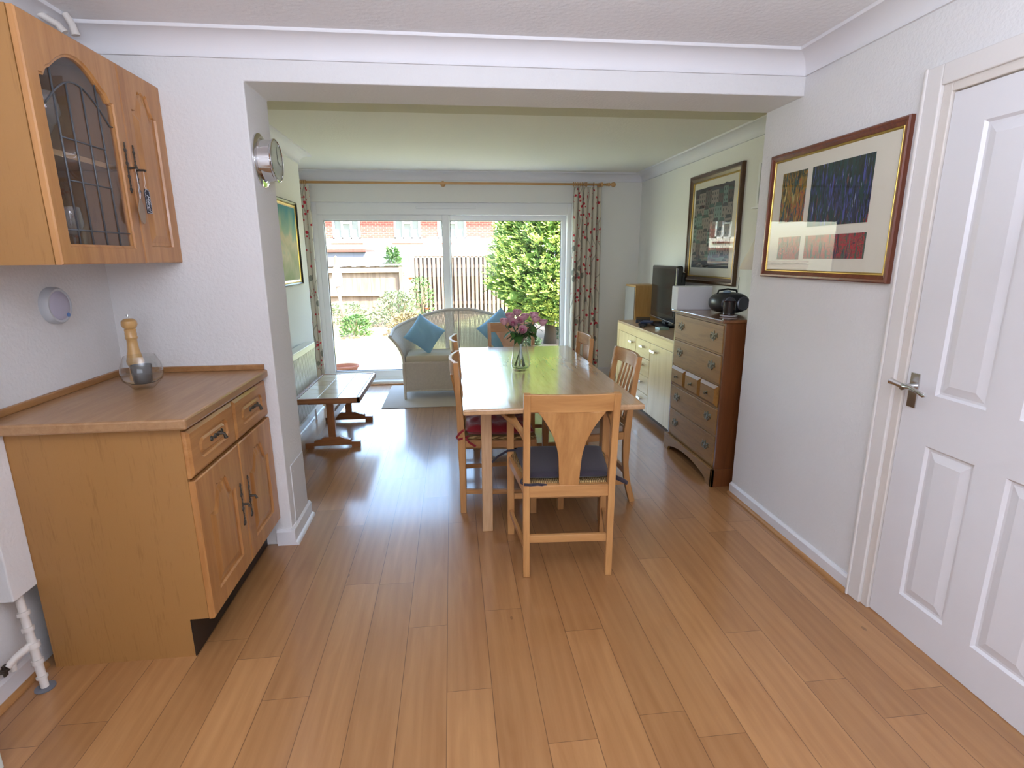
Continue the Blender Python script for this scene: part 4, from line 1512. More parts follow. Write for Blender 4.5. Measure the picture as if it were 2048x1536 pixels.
c, s = math.cos(ang), math.sin(ang)
def L2W(x, y, o=(0.492, 2.190)): return (o[0] + c * x - s * y, o[1] + s * x + c * y)
lx_, ly_ = L2W(0.0, 0.030)
cushion('seat_cushion', 'dark plum tie-on seat cushion on the near armchair', (lx_, ly_, 0.457), ang, 0.385, 0.45, 0.385, 0.038, NAVY,
        [[[(-0.17, 0.02, 0.014), (-0.205, 0.0, 0.012), (-0.216, -0.03, 0.010), (-0.20, -0.054, 0.008), (-0.17, -0.054, 0.006)], [(-0.17, -0.054, 0.006), (-0.14, -0.045, 0.004), (-0.10, -0.040, -0.004)]],
         [[(0.175, 0.02, 0.014), (0.205, 0.0, 0.012), (0.235, -0.02, 0.004), (0.265, -0.03, -0.008)], [(0.205, 0.0, 0.02), (0.235, -0.03, 0.016), (0.262, -0.034, 0.0)]],
         [[(-0.215, 0.35, 0.02), (-0.26, 0.345, 0.02), (-0.31, 0.32, 0.0), (-0.34, 0.29, -0.02)]]], 1)
cushion('seat_cushion', 'crumpled crimson tie-on cushion on the near left chair', (0.058, 3.068, 0.457), -PI / 2 - 0.03, 0.38, 0.43, 0.38, 0.062, REDF,
        [[[(0.17, 0.02, 0.0), (0.20, -0.01, 0.0), (0.212, -0.04, -0.005), (0.18, -0.05, -0.006)], [(0.205, 0.0, 0.0), (0.225, 0.02, -0.02), (0.222, 0.055, -0.045)]],
         [[(0.20, -0.005, 0.05), (0.215, -0.035, 0.03), (0.20, -0.052, 0.0)]]], 5, 0.0045)

# ================================================================ ROSES IN VASE
VX, VY = 0.413, 3.27
vase = MB().lathe([(0, 0.0), (0.044, 0.0), (0.053, 0.008), (0.059, 0.028), (0.058, 0.055), (0.050, 0.11), (0.041, 0.17), (0.040, 0.195), (0.044, 0.212), (0.0425, 0.212), (0.0385, 0.195), (0.0395, 0.17), (0.0485, 0.11), (0.056, 0.055), (0.056, 0.03), (0.048, 0.016), (0, 0.014)], n=36).build('glass_vase', thin_glass('vase_glass', tint=(0.985, 0.99, 0.99, 1), refl=2.2), smooth='auto')
vase.location = (VX, VY, 0.75)
tag(vase, 'tapering clear glass vase holding roses on the dining table', 'vase')
wat = MB().lathe([(0, 0.0155), (0.046, 0.0175), (0.0548, 0.032), (0.0548, 0.055), (0.0475, 0.11), (0.0400, 0.155), (0, 0.155)], n=32).build('vase_water', thin_glass('water', tint=(0.98, 0.99, 0.99, 1), refl=0.8, ior=1.33), smooth='auto')
wat.location = (VX, VY, 0.75)
tag(wat, 'clear water filling the lower part of the glass rose vase', 'water')
PINK = plain('mauve_petal', srgb(222, 172, 182), 0.6, var=0.18, vscale=40)
PINKD = plain('deep_pink_petal', srgb(190, 104, 134), 0.6, var=0.2, vscale=40)
STEM = plain('rose_stem', srgb(70, 96, 62), 0.5)
LEAF = plain('rose_leaf', srgb(58, 96, 40), 0.45, var=0.25, vscale=20)


def petal(mb, c, a, r, h, tilt, wd):
    """one curved petal around axis z at centre c"""
    def f(u, v):
        th = a + (u - 0.5) * wd
        rr = r * (0.35 + 0.65 * math.sin(min(1, v * 1.15) * PI / 2)) + tilt * v * v
        z = h * v * (1 - 0.18 * (2 * u - 1) ** 2) - (0.25 * tilt * v ** 4)
        return Vector(c) + Vector((math.cos(th) * rr, math.sin(th) * rr, z))
    mb.grid(f, 5, 4)


def leaf(mb, base, d, ln, wd, droop=0.3):
    d = Vector(d).normalized()
    s = d.cross(Vector((0, 0, 1)))
    s.normalize()
    pts = []
    n = 5
    for i in range(n + 1):
        t = i / n
        w_ = wd * math.sin(PI * min(1, t * 0.92 + 0.06)) ** 0.8
        p = Vector(base) + d * ln * t - Vector((0, 0, 1)) * droop * ln * t * t
        pts.append([p - s * w_ + Vector((0, 0, 0.15 * w_)), p, p + s * w_ + Vector((0, 0, 0.15 * w_))])
    vs = [q for r_ in pts for q in r_]
    fs = []
    for i in range(n):
        for k in range(2):
            fs.append((3 * i + k, 3 * i + k + 1, 3 * i + 4 + k, 3 * i + 3 + k))
    mb.add(vs, fs)


# (x offset, y offset, z, label)
roses = [(-0.100, 0.00, 1.055, 'leftmost mauve rose of the vase bouquet'),
         (-0.062, 0.02, 1.085, 'mauve rose second from the left in the vase bouquet, upper'),
         (-0.052, -0.03, 1.060, 'mauve rose just below the second upper bloom, left of centre'),
         (-0.018, 0.03, 1.105, 'topmost mauve rose of the vase bouquet'),
         (-0.008, -0.03, 1.072, 'large open mauve rose at the centre of the bouquet'),
         (0.030, 0.02, 1.080, 'mauve rose right of the central large bloom'),
         (0.002, -0.06, 1.020, 'lowest mauve rose hanging at the front of the bouquet'),
         (0.085, 0.02, 1.088, 'upper mauve rose on the right side of the bouquet'),
         (0.090, -0.02, 1.068, 'lower mauve rose on the right side beside the rightmost bloom'),
         (0.138, 0.00, 1.045, 'rightmost mauve rose leaning out of the bouquet')]
rrnd = random.Random(11)
for i, (ox, oy, oz, lb) in enumerate(roses):
    t = thing('rose', lb, 'rose', (VX, VY, 0.77), 0, 'mauve roses in the glass vase')
    top = Vector((ox, oy, oz - 0.77))
    bx, by = -ox * 0.3 + rrnd.uniform(-0.012, 0.012), -oy * 0.3 + rrnd.uniform(-0.02, 0.02)
    neck = Vector((ox * 0.16, oy * 0.16, 0.180))
    base = Vector((max(-0.036, min(0.036, bx)), by, 0.004))
    mb = MB()
    mb.tube([base, base.lerp(neck, 0.5) + Vector((0, 0, 0)), neck, neck.lerp(top, 0.55) + Vector((ox * 0.12, oy * 0.12, 0.0)), top - Vector((0, 0, 0.012))], 0.0029, 6)
    mb.build('stem', STEM, t, smooth=True)
    R_ = 0.022 * rrnd.uniform(0.9, 1.12)
    bl_ = MB()
    hc = top - Vector((0, 0, 0.018))
    tl_ = Matrix.Rotation(rrnd.uniform(0.1, 0.35) + (0.8 if i in (4, 6, 2) else 0), 3, 'X') if True else None
    for ring, (rr, hh, np_, ti, wdt) in enumerate(((R_, 0.036, 6, 0.006, 1.5), (R_ * 0.78, 0.038, 5, 0.003, 1.6), (R_ * 0.55, 0.039, 4, 0.0, 1.8))):
        for k in range(np_):
            petal(bl_, (0, 0, 0), 2 * PI * k / np_ + ring * 0.6, rr, hh, ti, wdt)
    bl_.v = [tl_ @ p + hc for p in bl_.v]
    bl_.build('bloom', PINK, t, smooth=True, fixn=False)
    ce = MB()
    for k in range(3):
        petal(ce, (0, 0, 0), 2 * PI * k / 3, R_ * 0.32, 0.036, 0.0, 2.1)
    ce.lathe([(0, 0), (R_ * 0.5, 0.006), (R_ * 0.5, 0.022), (R_ * 0.12, 0.032)], n=10)
    ce.v = [tl_ @ p + hc for p in ce.v]
    ce.build('bloom_centre', PINKD, t, smooth=True, fixn=False)
    lf = MB()
    for k in range(5):
        tt = rrnd.uniform(0.12, 0.72)
        p = neck.lerp(top, tt)
        a = rrnd.uniform(0, 2 * PI)
        dd = Vector((math.cos(a) + ox * 6, math.sin(a) * 0.9 + oy * 6, rrnd.uniform(-0.35, 0.45)))
        leaf(lf, p, dd, rrnd.uniform(0.045, 0.075), rrnd.uniform(0.014, 0.022), rrnd.uniform(0.2, 0.7))
    lf.build('leaves', LEAF, t, smooth=True, fixn=False)

# ================================================================ DRESSER (chest of drawers)
DX, DY0, DY1 = 1.625, 3.045, 3.800
dr = thing('chest_of_drawers', 'tall dark oak chest of drawers with brass handles beside the wall end', 'chest of drawers', (1.86, 3.42, 0))
OD = (1.86, 3.42, 0)
for y in (DY0, DY1 - 0.02):
    MB(OD).box(DX, 2.10, y, y + 0.02, 0.10, 1.045).build('side_panel', DRSIDE, dr, bevel=0.002)
MB(OD).box(2.09, 2.10, DY0 + 0.02, DY1 - 0.02, 0.10, 1.045).build('back_panel', DRSIDE, dr)
mb = MB(OD)
for z in (0.115, 0.325, 0.505, 0.655, 0.845, 1.030):
    mb.box(DX + 0.002, DX + 0.3, DY0 + 0.0201, DY1 - 0.0201, z, z + 0.012)
mb.build('rail', DRES['y'], dr)
mb = MB(OD)
mb.box(1.598, 2.115, DY0 - 0.012, DY1 + 0.012, 1.045, 1.066)
mb.build('top', wood('dresser_top', srgb(104, 62, 36), srgb(134, 88, 54), 'y', 0.22, 0.5), dr, bevel=0.006)
# plinth with arched cut-out
pts = [(DY0 - 0.012, 0)] + [(DY0 + 0.06, 0)] + [(lerp(DY0 + 0.075, DY1 - 0.075, i / 16), 0.075 * math.sin(PI * (0.06 + 0.88 * i / 16)) ** 0.55) for i in range(17)] + [(DY1 - 0.06, 0), (DY1 + 0.012, 0), (DY1 + 0.012, 0.118), (DY0 - 0.012, 0.118)]
mb = MB(OD)
mb.prism(pts, 1.602, 1.622, 'yz')
mb.build('plinth_front', DRES['y'], dr, bevel=0.002)
MB(OD).box(1.602, 2.11, DY0 - 0.012, DY0 + 0.006, 0, 0.118).build('plinth_side', DRSIDE, dr, bevel=0.002)
MB(OD).box(1.622, 2.11, DY1 - 0.006, DY1 + 0.012, 0, 0.118).build('plinth_side', DRSIDE, dr, bevel=0.002)


def brass_pull(parent, off, x, y, z, ln=0.075):
    h = MB(off)
    rnd = random.Random(int(y * 1000 + z * 77))
    # pierced back plate made of lobes
    for (dy, dz, r) in ((0, 0.02, 0.006), (0, 0, 0.012), (-0.018, 0.004, 0.010), (0.018, 0.004, 0.010), (-0.031, 0.010, 0.007), (0.031, 0.010, 0.007), (-0.012, -0.012, 0.008), (0.012, -0.012, 0.008), (0, -0.022, 0.007), (0, 0.014, 0.008), (-0.036, -0.002, 0.005), (0.036, -0.002, 0.005)):
        h.lathe([(r * 1.35, 0), (r * 1.1, -0.003), (0, -0.0045)], (x, y + dy * 1.15, z + dz * 1.2), 'x', 9)
    h.tube([(x - 0.002, y - 0.026, z + 0.006), (x - 0.012, y - 0.026, z + 0.002), (x - 0.014, y - 0.018, z - 0.016), (x - 0.014, y, z - 0.021), (x - 0.014, y + 0.018, z - 0.016), (x - 0.012, y + 0.026, z + 0.002), (x - 0.002, y + 0.026, z + 0.006)], 0.0028, 7)
    return h.build('handle', BRASS, parent, smooth='auto')


for (z0, z1) in ((0.857, 1.030), (0.667, 0.845), (0.337, 0.505), (0.127, 0.325)):
    mb = MB(OD).box(DX - 0.004, DX + 0.016, DY0 + 0.0215, DY1 - 0.0215, z0 + 0.002, z1 - 0.002)
    d = mb.build('drawer', DRES['y'], dr, bevel=0.003)
    for yy in (DY0 + 0.135, DY1 - 0.135):
        brass_pull(d, OD, DX - 0.004, yy, (z0 + z1) / 2 + 0.012)
wd3 = (DY1 - DY0 - 0.046) / 3
for k in range(3):
    a = DY0 + 0.024 + k * wd3 + 0.003
    b = a + wd3 - 0.006
    z0, z1 = 0.519, 0.653
    L = lambda i, d: [(DX - d, a + i, z0 + i), (DX - d, b - i, z0 + i), (DX - d, b - i, z1 - i), (DX - d, a + i, z1 - i)]
    mb = MB(OD).loft([L(0, -0.015), L(0, 0.004), L(0.020, 0.019)], True, True)
    d = mb.build('small_drawer', DRES['y'], dr)
    h = MB(OD).lathe([(0.012, 0), (0.012, -0.002), (0.005, -0.004), (0.005, -0.010), (0.009, -0.015), (0.007, -0.021), (0, -0.023)], (DX - 0.019, (a + b) / 2, (z0 + z1) / 2), 'x', 14)
    h.build('knob', BRASS, d, smooth='auto')

# things on the dresser
o = MB().box(-0.128, 0.128, -0.055, 0.055, 0, 0.165).build('white_box', plain('white_card', srgb(208, 208, 210), 0.6), bevel=0.006)
o.location = (1.712, 3.735, 1.066)
tag(o, 'plain white box on the far end of the tall chest', 'box')
rd = thing('portable_radio', 'black and silver rounded portable radio cassette on the tall chest', 'radio', (1.830, 3.43, 1.066), 0.12)


def superell(cx, cz, a, b, y, n=28, e=2.6):
    out = []
    for k in range(n):
        t = 2 * PI * k / n
        cc, ss = math.cos(t), math.sin(t)
        out.append((cx + a * abs(cc) ** (2 / e) * (1 if cc > 0 else -1), y, cz + b * abs(ss) ** (2 / e) * (1 if ss > 0 else -1)))
    return out


mb = MB()
RL = [(-0.085, 0.088, 0.045), (-0.075, 0.104, 0.058), (-0.05, 0.112, 0.066), (0.0, 0.116, 0.070), (0.05, 0.112, 0.066), (0.085, 0.095, 0.05)]
mb.loft([superell(0, 0.070 if 1 else 0, a, b, y) for y, a, b in RL], True, True)
mb.build('body', plain('radio_black', srgb(40, 42, 46), 0.3), rd, smooth='auto')
for s_, nm in ((-1, 'speaker'), (1, 'speaker')):
    MB().lathe([(0.046, 0), (0.046, -0.012), (0.040, -0.016), (0.036, -0.010), (0.0, -0.007)], (s_ * 0.050, -0.078, 0.068), 'y', 24).build(nm, plain('radio_silver', srgb(112, 114, 122), 0.3, 0.5), rd, smooth='auto')
MB().lathe([(0.026, 0.0), (0.022, 0.012), (0.0, 0.016)], (-0.03, -0.02, 0.138), 'z', 18).build('dial', plain('blue_grey_plastic', srgb(130, 150, 170), 0.3), rd, smooth='auto')
mb = MB()
mb.tube([(-0.075, 0.02, 0.125), (-0.065, 0.02, 0.150), (0.0, 0.02, 0.158), (0.065, 0.02, 0.150), (0.075, 0.02, 0.125)], 0.006, 8)
mb.build('carry_handle', BLACKP, rd, smooth=True)
MB().tube([(0.085, 0.03, 0.13), (0.092, 0.035, 0.235)], 0.002, 6).build('aerial', CHROME, rd)
cdh = thing('candle_glass', 'dark amber glass candle on a white dish in front of the radio', 'candle', (1.735, 3.235, 1.066))
MB().lathe([(0.030, 0), (0.052, 0.004), (0.054, 0.009), (0.050, 0.009), (0.03, 0.006), (0, 0.006)], n=28).build('dish', GLOSSW, cdh, smooth='auto')
MB().lathe([(0, 0.009), (0.036, 0.009), (0.038, 0.095), (0.036, 0.095), (0.034, 0.02), (0, 0.02)], n=28).build('glass', thin_glass('amber_glass', tint=(0.42, 0.14, 0.07, 1), refl=1.5, milk=0.02), cdh, smooth='auto')
lp = thing('table_lamp', 'table lamp with cream conical shade on the chest, half hidden by the wall', 'lamp', (1.955, 3.20, 1.066))
MB().lathe([(0.05, 0), (0.05, 0.01), (0.02, 0.03), (0.03, 0.08), (0.036, 0.14), (0.02, 0.20), (0.01, 0.24), (0.008, 0.30)], n=24).build('base', BLACKP, lp, smooth='auto')
MB().lathe([(0.175, 0.292), (0.060, 0.56)], n=40, caps=False).build('lamp_shade', plain('cream_shade', srgb(238, 230, 212), 0.8), lp, smooth=True, solid=0.002)

# ================================================================ SIDEBOARD
SX, SY0, SY1, SZ = 1.70, 3.93, 5.41, 0.80
sb = thing('sideboard', 'long pale maple sideboard with doors and drawers along the wall', 'sideboard', (1.93, 4.67, 0))
OS = (1.93, 4.67, 0)
mb = MB(OS)
mb.box(SX + 0.02, 2.17, SY0, SY1, 0.07, SZ - 0.02)
mb.build('body', SIDEB['z'], sb)
MB(OS).box(SX + 0.06, 2.15, SY0 + 0.02, SY1 - 0.02, 0, 0.07).build('plinth', plain('brown_plinth', srgb(90, 66, 44), 0.6), sb)
MB(OS).box(SX, 2.18, SY0 - 0.002, SY1 + 0.002, SZ - 0.022, SZ).build('top', SIDET, sb, bevel=0.002)
MB(OS).box(SX, SX + 0.02, SY0, SY1, SZ - 0.092, SZ - 0.022).build('fascia', SIDEB['y'], sb)
MB(OS).box(SX, SX + 0.02, SY1 - 0.055, SY1, 0.07, SZ - 0.092).build('end_stile', SIDEB['z'], sb)


def sfront(nm, y0, y1, z0, z1, hy, hz, hl=0.085):
    d = MB(OS).box(SX + 0.001, SX + 0.0195, y0 + 0.002, y1 - 0.002, z0 + 0.002, z1 - 0.002).build(nm, SIDEB['z' if z1 - z0 > 0.3 else 'y'], sb, bevel=0.0015)
    h = MB(OS)
    h.box(SX - 0.024, SX - 0.016, hy - hl / 2, hy + hl / 2, hz - 0.010, hz + 0.010)
    h.box(SX - 0.018, SX + 0.002, hy - hl / 2 + 0.004, hy - hl / 2 + 0.012, hz - 0.006, hz + 0.006)
    h.box(SX - 0.018, SX + 0.002, hy + hl / 2 - 0.012, hy + hl / 2 - 0.004, hz - 0.006, hz + 0.006)
    h.build('handle', STEEL, d, bevel=0.002)


zt_ = SZ - 0.094
sfront('door', 4.835, SY1 - 0.057, 0.07, zt_, 4.95, 0.645)
for k in range(4):
    h4 = (zt_ - 0.07) / 4
    sfront('drawer', 4.47, 4.833, 0.07 + k * h4, 0.07 + (k + 1) * h4, 4.65, 0.07 + (k + 0.62) * h4)
sfront('door', SY0 + 0.02, 4.468, 0.07, zt_, 4.37, 0.645, 0.11)

# TV
tva = math.atan2(0.07, 0.78)
tv = thing('television', 'black flat-screen television with silver lower bezel on the sideboard', 'television', (2.0, 4.93, 0.80), -tva * 0 + math.radians(-5.4))
mb = MB().box(-0.03, 0.03, -0.385, 0.385, 0.055, 0.555)
mb.box(0.03, 0.085, -0.30, 0.30, 0.10, 0.50)
mb.build('case', plain('tv_gloss_black', srgb(22, 22, 24), 0.2, coat=0.5), tv, bevel=0.014)
MB().box(-0.033, -0.0305, -0.352, 0.352, 0.115, 0.525).build('screen', plain('tv_screen', srgb(44, 42, 38), 0.12), tv)
MB().box(-0.040, -0.030, -0.375, 0.375, 0.052, 0.066).build('silver_strip', STEEL, tv, bevel=0.003)
MB().box(-0.002, 0.03, -0.05, 0.05, 0.01, 0.07).build('stand_neck', BLACKP, tv)
MB().lathe([(0.0, 0.0), (0.15, 0.0), (0.155, 0.006), (0.145, 0.012), (0, 0.016)], n=32).build('stand_base', BLACKP, tv, smooth='auto')
for o_ in tv.children:
    if o_.name.startswith('stand_base'):
        o_.scale = (0.75, 1.5, 1)
# boxes / remotes on the sideboard
def small(name, label, cat, loc, rz, size, mat, mat2=None, bev=0.003, group=None):
    t = thing(name, label, cat, loc, rz, group)
    sx_, sy_, sz_ = size
    MB().box(-sx_ / 2, sx_ / 2, -sy_ / 2, sy_ / 2, 0, sz_).build('case', mat, t, bevel=bev)
    if mat2:
        MB().box(-sx_ / 2 - 0.001, -sx_ / 2 + 0.002, -sy_ / 2 + 0.004, sy_ / 2 - 0.004, sz_ * 0.25, sz_ * 0.8).build('front_strip', mat2, t)
    return t


small('set_top_box', 'slim dark set-top box at the left foot of the television', 'set-top box', (1.90, 5.22, 0.80), -0.35, (0.14, 0.24, 0.035), BLACKP, STEEL)
small('remote_control', 'black and silver remote control nearest the sideboard front edge', 'remote control', (1.775, 4.86, 0.80), -0.5, (0.045, 0.17, 0.018), BLACKP, STEEL)
small('remote_control', 'dark remote control lying just behind the front remote', 'remote control', (1.80, 5.0, 0.80), -0.35, (0.045, 0.18, 0.02), BLACKP, STEEL)
small('game_case', 'white and blue disc case leaning under the television', 'case', (1.84, 4.95, 0.822), -0.55, (0.10, 0.13, 0.016), plain('case_blue', srgb(60, 74, 110), 0.4), plain('case_white', srgb(214, 216, 220), 0.4))
small('glass_coaster', 'pale green glass piece beside the television foot', 'coaster', (1.86, 4.62, 0.80), 0.1, (0.09, 0.09, 0.022), plain('pale_green_glass', srgb(150, 176, 160), 0.15))
# floor speaker
spk = thing('floor_speaker', 'tall wooden floor speaker with blue-grey front in the corner', 'speaker', (2.03, 5.66, 0))
OSk = (2.03, 5.66, 0)
MB(OSk).box(1.905, 2.17, 5.50, 5.82, 0, 1.145).build('cabinet', SPKW, spk, bevel=0.003)
MB(OSk).box(1.897, 1.905, 5.512, 5.808, 0.02, 1.125).build('grille', plain('grille_cloth', srgb(156, 148, 138), 0.9, bump=0.4, bscale=300), spk)
o = MB().lathe([(0.012, 0), (0.014, 0.008), (0.006, 0.014), (0, 0.015)], n=12).build('brass_bead', BRASS, smooth='auto')
o.location = (2.14, 5.60, 1.145)
tag(o, 'tiny brass knob lying on top of the wooden floor speaker', 'knob')

# ================================================================ LOOM SOFA
SFX, SFY = 0.065, 5.80
sf = thing('loom_sofa', 'grey-beige woven loom sofa in front of the patio doors', 'sofa', (SFX, SFY, 0.0))
# local coords: x -, front at y=-0.30, back y=+0.27


def U(sv, hx, y0, y1, r=0.26):
    """plan U curve, sv in -1..1, from left front around the back to right front"""
    # straight side length, corner arc, back
    Ls = (y1 - y0) - r
    La = PI / 2 * r
    Lb = 2 * (hx - r)
    tot = 2 * Ls + 2 * La + Lb
    d = (sv + 1) / 2 * tot
    if d < Ls: return (-hx, y0 + d)
    d -= Ls
    if d < La:
        a = d / r
        return (-hx + r - r * math.cos(a), y1 - r + r * math.sin(a))
    d -= La
    if d < Lb: return (-hx + r + d, y1)
    d -= Lb
    if d < La:
        a = d / r
        return (hx - r + r * math.sin(a), y1 - r + r * math.cos(a))
    d -= La
    return (hx, y1 - r - d)


def topz(sv):
    a = abs(sv)
    return 0.875 - 0.215 * smooth01((a - 0.08) / 0.86) ** 0.8


def S(sv, v):
    b = Vector(U(sv, 0.575, -0.285, 0.20, 0.20) + (0.36,))
    tp = Vector(U(sv, 0.705, -0.30, 0.27, 0.30) + (topz(sv),))
    p = b.lerp(tp, v)
    k = v ** 2.2                      # flare concentrated at the top
    p.x = lerp(b.x, tp.x, k)
    p.y = lerp(b.y, tp.y, 0.4 * v + 0.6 * k)
    return p


mb = MB()
NS = 150
for i in range(NS):
    c0 = -1 + 2 * (i + 0.5) / NS
    hw = 0.86 / NS
    nv = 10
    pts = []
    for j in range(nv + 1):
        v = j / nv
        pts.append(S(c0 - hw, v))
        pts.append(S(c0 + hw, v))
    mb.add(pts, [(2 * j, 2 * j + 1, 2 * j + 3, 2 * j + 2) for j in range(nv)])
for j in range(1, 30):
    v = j / 30
    pts = []
    for k in range(61):
        sv = -1 + 2 * k / 60
        pts.append(S(sv, v - 0.005))
        pts.append(S(sv, v + 0.005))
    pts = [p + Vector((0, 0.004, 0)) for p in pts]
    mb.add(pts, [(2 * j2, 2 * j2 + 1, 2 * j2 + 3, 2 * j2 + 2) for j2 in range(60)])
mb.build('woven_back', LOOM, sf, fixn=False, solid=0.003)
mb = MB()
mb.tube([S(-1 + 2 * k / 60, 1.0) for k in range(61)], 0.016, 8)
mb.tube([S(-1, v / 8) for v in range(9)], 0.015, 8)
mb.tube([S(1, v / 8) for v in range(9)], 0.015, 8)
mb.tube([S(0, v / 8) + Vector((0, 0.008, 0)) for v in range(9)], 0.010, 8)
mb.build('rolled_edge', LOOM, sf, smooth=True)
# skirt
mb = MB()
nn = 92
for i in range(nn):
    x = -0.575 + 1.15 * (i + 0.5) / nn
    mb.box(x - 0.0048, x + 0.0048, -0.292, -0.288, 0.09, 0.38)
for sx_ in (-1, 1):
    for i in range(38):
        y = -0.28 + 0.46 * (i + 0.5) / 38
        mb.box(sx_ * 0.575 - 0.002, sx_ * 0.575 + 0.002, y - 0.0045, y + 0.0045, 0.09, 0.38)
for k in range(22):
    z = 0.10 + k * 0.0128
    mb.box(-0.575, 0.575, -0.2905, -0.2895, z, z + 0.004)
mb.box(-0.57, 0.57, -0.280, -0.276, 0.09, 0.38)
mb.box(-0.57, 0.57, 0.18, 0.184, 0.09, 0.38)
for k in range(nn // 2):
    x = -0.57 + 1.14 * (k + 0.5) / (nn // 2)
    mb.box(x - 0.004, x + 0.004, -0.296, -0.293, 0.115, 0.150)
mb.build('woven_skirt', LOOM, sf)
mb = MB()
mb.box(-0.585, 0.585, -0.298, -0.280, 0.376, 0.395)
mb.box(-0.56, 0.56, -0.28, 0.19, 0.36, 0.385)
mb.tube([(-0.58, -0.292, 0.09), (0.58, -0.292, 0.09)], 0.008, 8)
mb.tube([(-0.575, -0.292, 0.09), (-0.575, 0.18, 0.09)], 0.008, 8)
mb.tube([(0.575, -0.292, 0.09), (0.575, 0.18, 0.09)], 0.008, 8)
mb.build('seat_frame', LOOM, sf)
for x, y in ((-0.578, -0.29), (0.578, -0.29), (-0.56, 0.18), (0.56, 0.18)):
    MB().tube([(x, y, 0.006 if y < 0 else 0.006), (x, y, 0.38)], [0.014, 0.018], 10).build('leg', LOOM, sf, smooth='auto')


def softbox(hx, y0, y1, z0, z1, n=14):
    mb = MB()
    cx, cy = 0, (y0 + y1) / 2
    hy = (y1 - y0) / 2

    def lay(k, z, sc):
        return [(hx * sc * max(-1, min(1, 1.12 * math.copysign(abs(math.cos(t)) ** 0.35, math.cos(t)))), cy + hy * sc * max(-1, min(1, 1.12 * math.copysign(abs(math.sin(t)) ** 0.35, math.sin(t)))), z) for t in [2 * PI * (q + 0.5) / 48 for q in range(48)]]
    h = z1 - z0
    mb.loft([lay(0, z0, 0.97), lay(0, z0 + 0.12 * h, 1.0), lay(0, z0 + 0.8 * h, 1.0), lay(0, z1 - 0.02 * h, 0.975), lay(0, z1 + 0.08 * h, 0.80), lay(0, z1 + 0.12 * h, 0.4)], True, True)
    return mb


sfc = softbox(0.555, -0.278, 0.165, 0, 0.068).build('sofa_cushion', LOOMC, smooth='auto')
sfc.location = (SFX, SFY, 0.386)
tag(sfc, 'long beige piped seat cushion of the loom sofa', 'cushion')


def pillow(label, loc, spin, lean, yaw, size=0.42):
    mb = MB()
    n = 18

    def P(u, v, s):
        x, y = 2 * u - 1, 2 * v - 1
        e = max(0, (1 - x * x)) ** 0.55 * max(0, (1 - y * y)) ** 0.55
        pull = 1 - 0.07 * (1 - abs(x) ** 2) * abs(y) ** 3 - 0.0
        pull2 = 1 - 0.07 * (1 - abs(y) ** 2) * abs(x) ** 3
        wr = 0.006 * math.sin(7 * x + 5 * y + 2 * math.sin(4 * y)) * e
        return Vector((x * size / 2 * pull2, s * 0.075 * e + wr, y * size / 2 * pull))
    mb.grid(lambda u, v: P(u, v, -1), n, n)
    mb.grid(lambda u, v: P(u, v, 1), n, n)
    R = Matrix.Rotation(yaw, 3, 'Z') @ Matrix.Rotation(lean, 3, 'X') @ Matrix.Rotation(spin, 3, 'Y')
    mb.v = [R @ p for p in mb.v]
    zmin = min(p.z for p in mb.v)
    mb.v = [p - Vector((0, 0, zmin)) for p in mb.v]
    o = mb.build('throw_pillow', BLUEF, smooth=True)
    o.location = loc
    tag(o, label, 'pillow', None)


pillow('blue throw pillow standing on its corner at the left end of the sofa', (-0.30, 5.72, 0.445), math.radians(38), math.radians(-24), math.radians(12), 0.325)
pillow('blue throw pillow on the right half of the sofa behind the far chair', (0.50, 5.76, 0.445), math.radians(-42), math.radians(-24), math.radians(-8), 0.36)

rug = MB().box(-0.72, 1.18, 5.17, 6.14, 0, 0.007).build('rug', RUGM, bevel=0.003)
tag(rug, 'flat grey-beige rug under the loom sofa', 'rug')

# ================================================================ TILED BENCH TABLE
bn = thing('tiled_coffee_table', 'dark oak trestle coffee table with cream tiled top by radiator', 'coffee table', (-0.96, 4.46, 0))
OB = (-0.96, 4.46, 0)
ba, bb, bc, bd_ = -1.195, -0.715, 4.005, 4.915
mb = MB(OB)
mb.box(ba, bb, bc, bc + 0.022, 0.378, 0.42)
mb.box(ba, bb, bd_ - 0.022, bd_, 0.378, 0.42)
mb.box(ba, ba + 0.022, bc, bd_, 0.378, 0.42)
mb.box(bb - 0.022, bb, bc, bd_, 0.378, 0.42)
mb.box(ba + 0.01, bb - 0.01, bc + 0.01, bd_ - 0.01, 0.378, 0.395)
mb.build('top_frame', BENCHW['x'], bn, bevel=0.002)
TILE = plain('cream_tile', srgb(206, 192, 166), 0.16, var=0.08, vscale=9, coat=0.6)
TILEB = plain('brown_tile', srgb(196, 178, 150), 0.16, var=0.12, vscale=30, coat=0.6)
mb = MB(OB)
nx, ny = 3, 6
tw = (bb - ba - 0.05) / nx
tl2 = (bd_ - bc - 0.05) / ny
for i in range(nx):
    for j in range(ny):
        mb.cur = 1 if (i == 1 and j in (1, 4)) or (i == 0 and j == 3) else 0
        mb.box(ba + 0.025 + i * tw + 0.002, ba + 0.025 + (i + 1) * tw - 0.002, bc + 0.025 + j * tl2 + 0.002, bc + 0.025 + (j + 1) * tl2 - 0.002, 0.400, 0.4175)
mb.build('tiles', [TILE, TILEB], bn, bevel=0.0015)
MB(OB).box(ba + 0.022, bb - 0.022, bc + 0.022, bd_ - 0.022, 0.395, 0.412).build('grout', plain('grout', srgb(226, 222, 214), 0.9), bn)
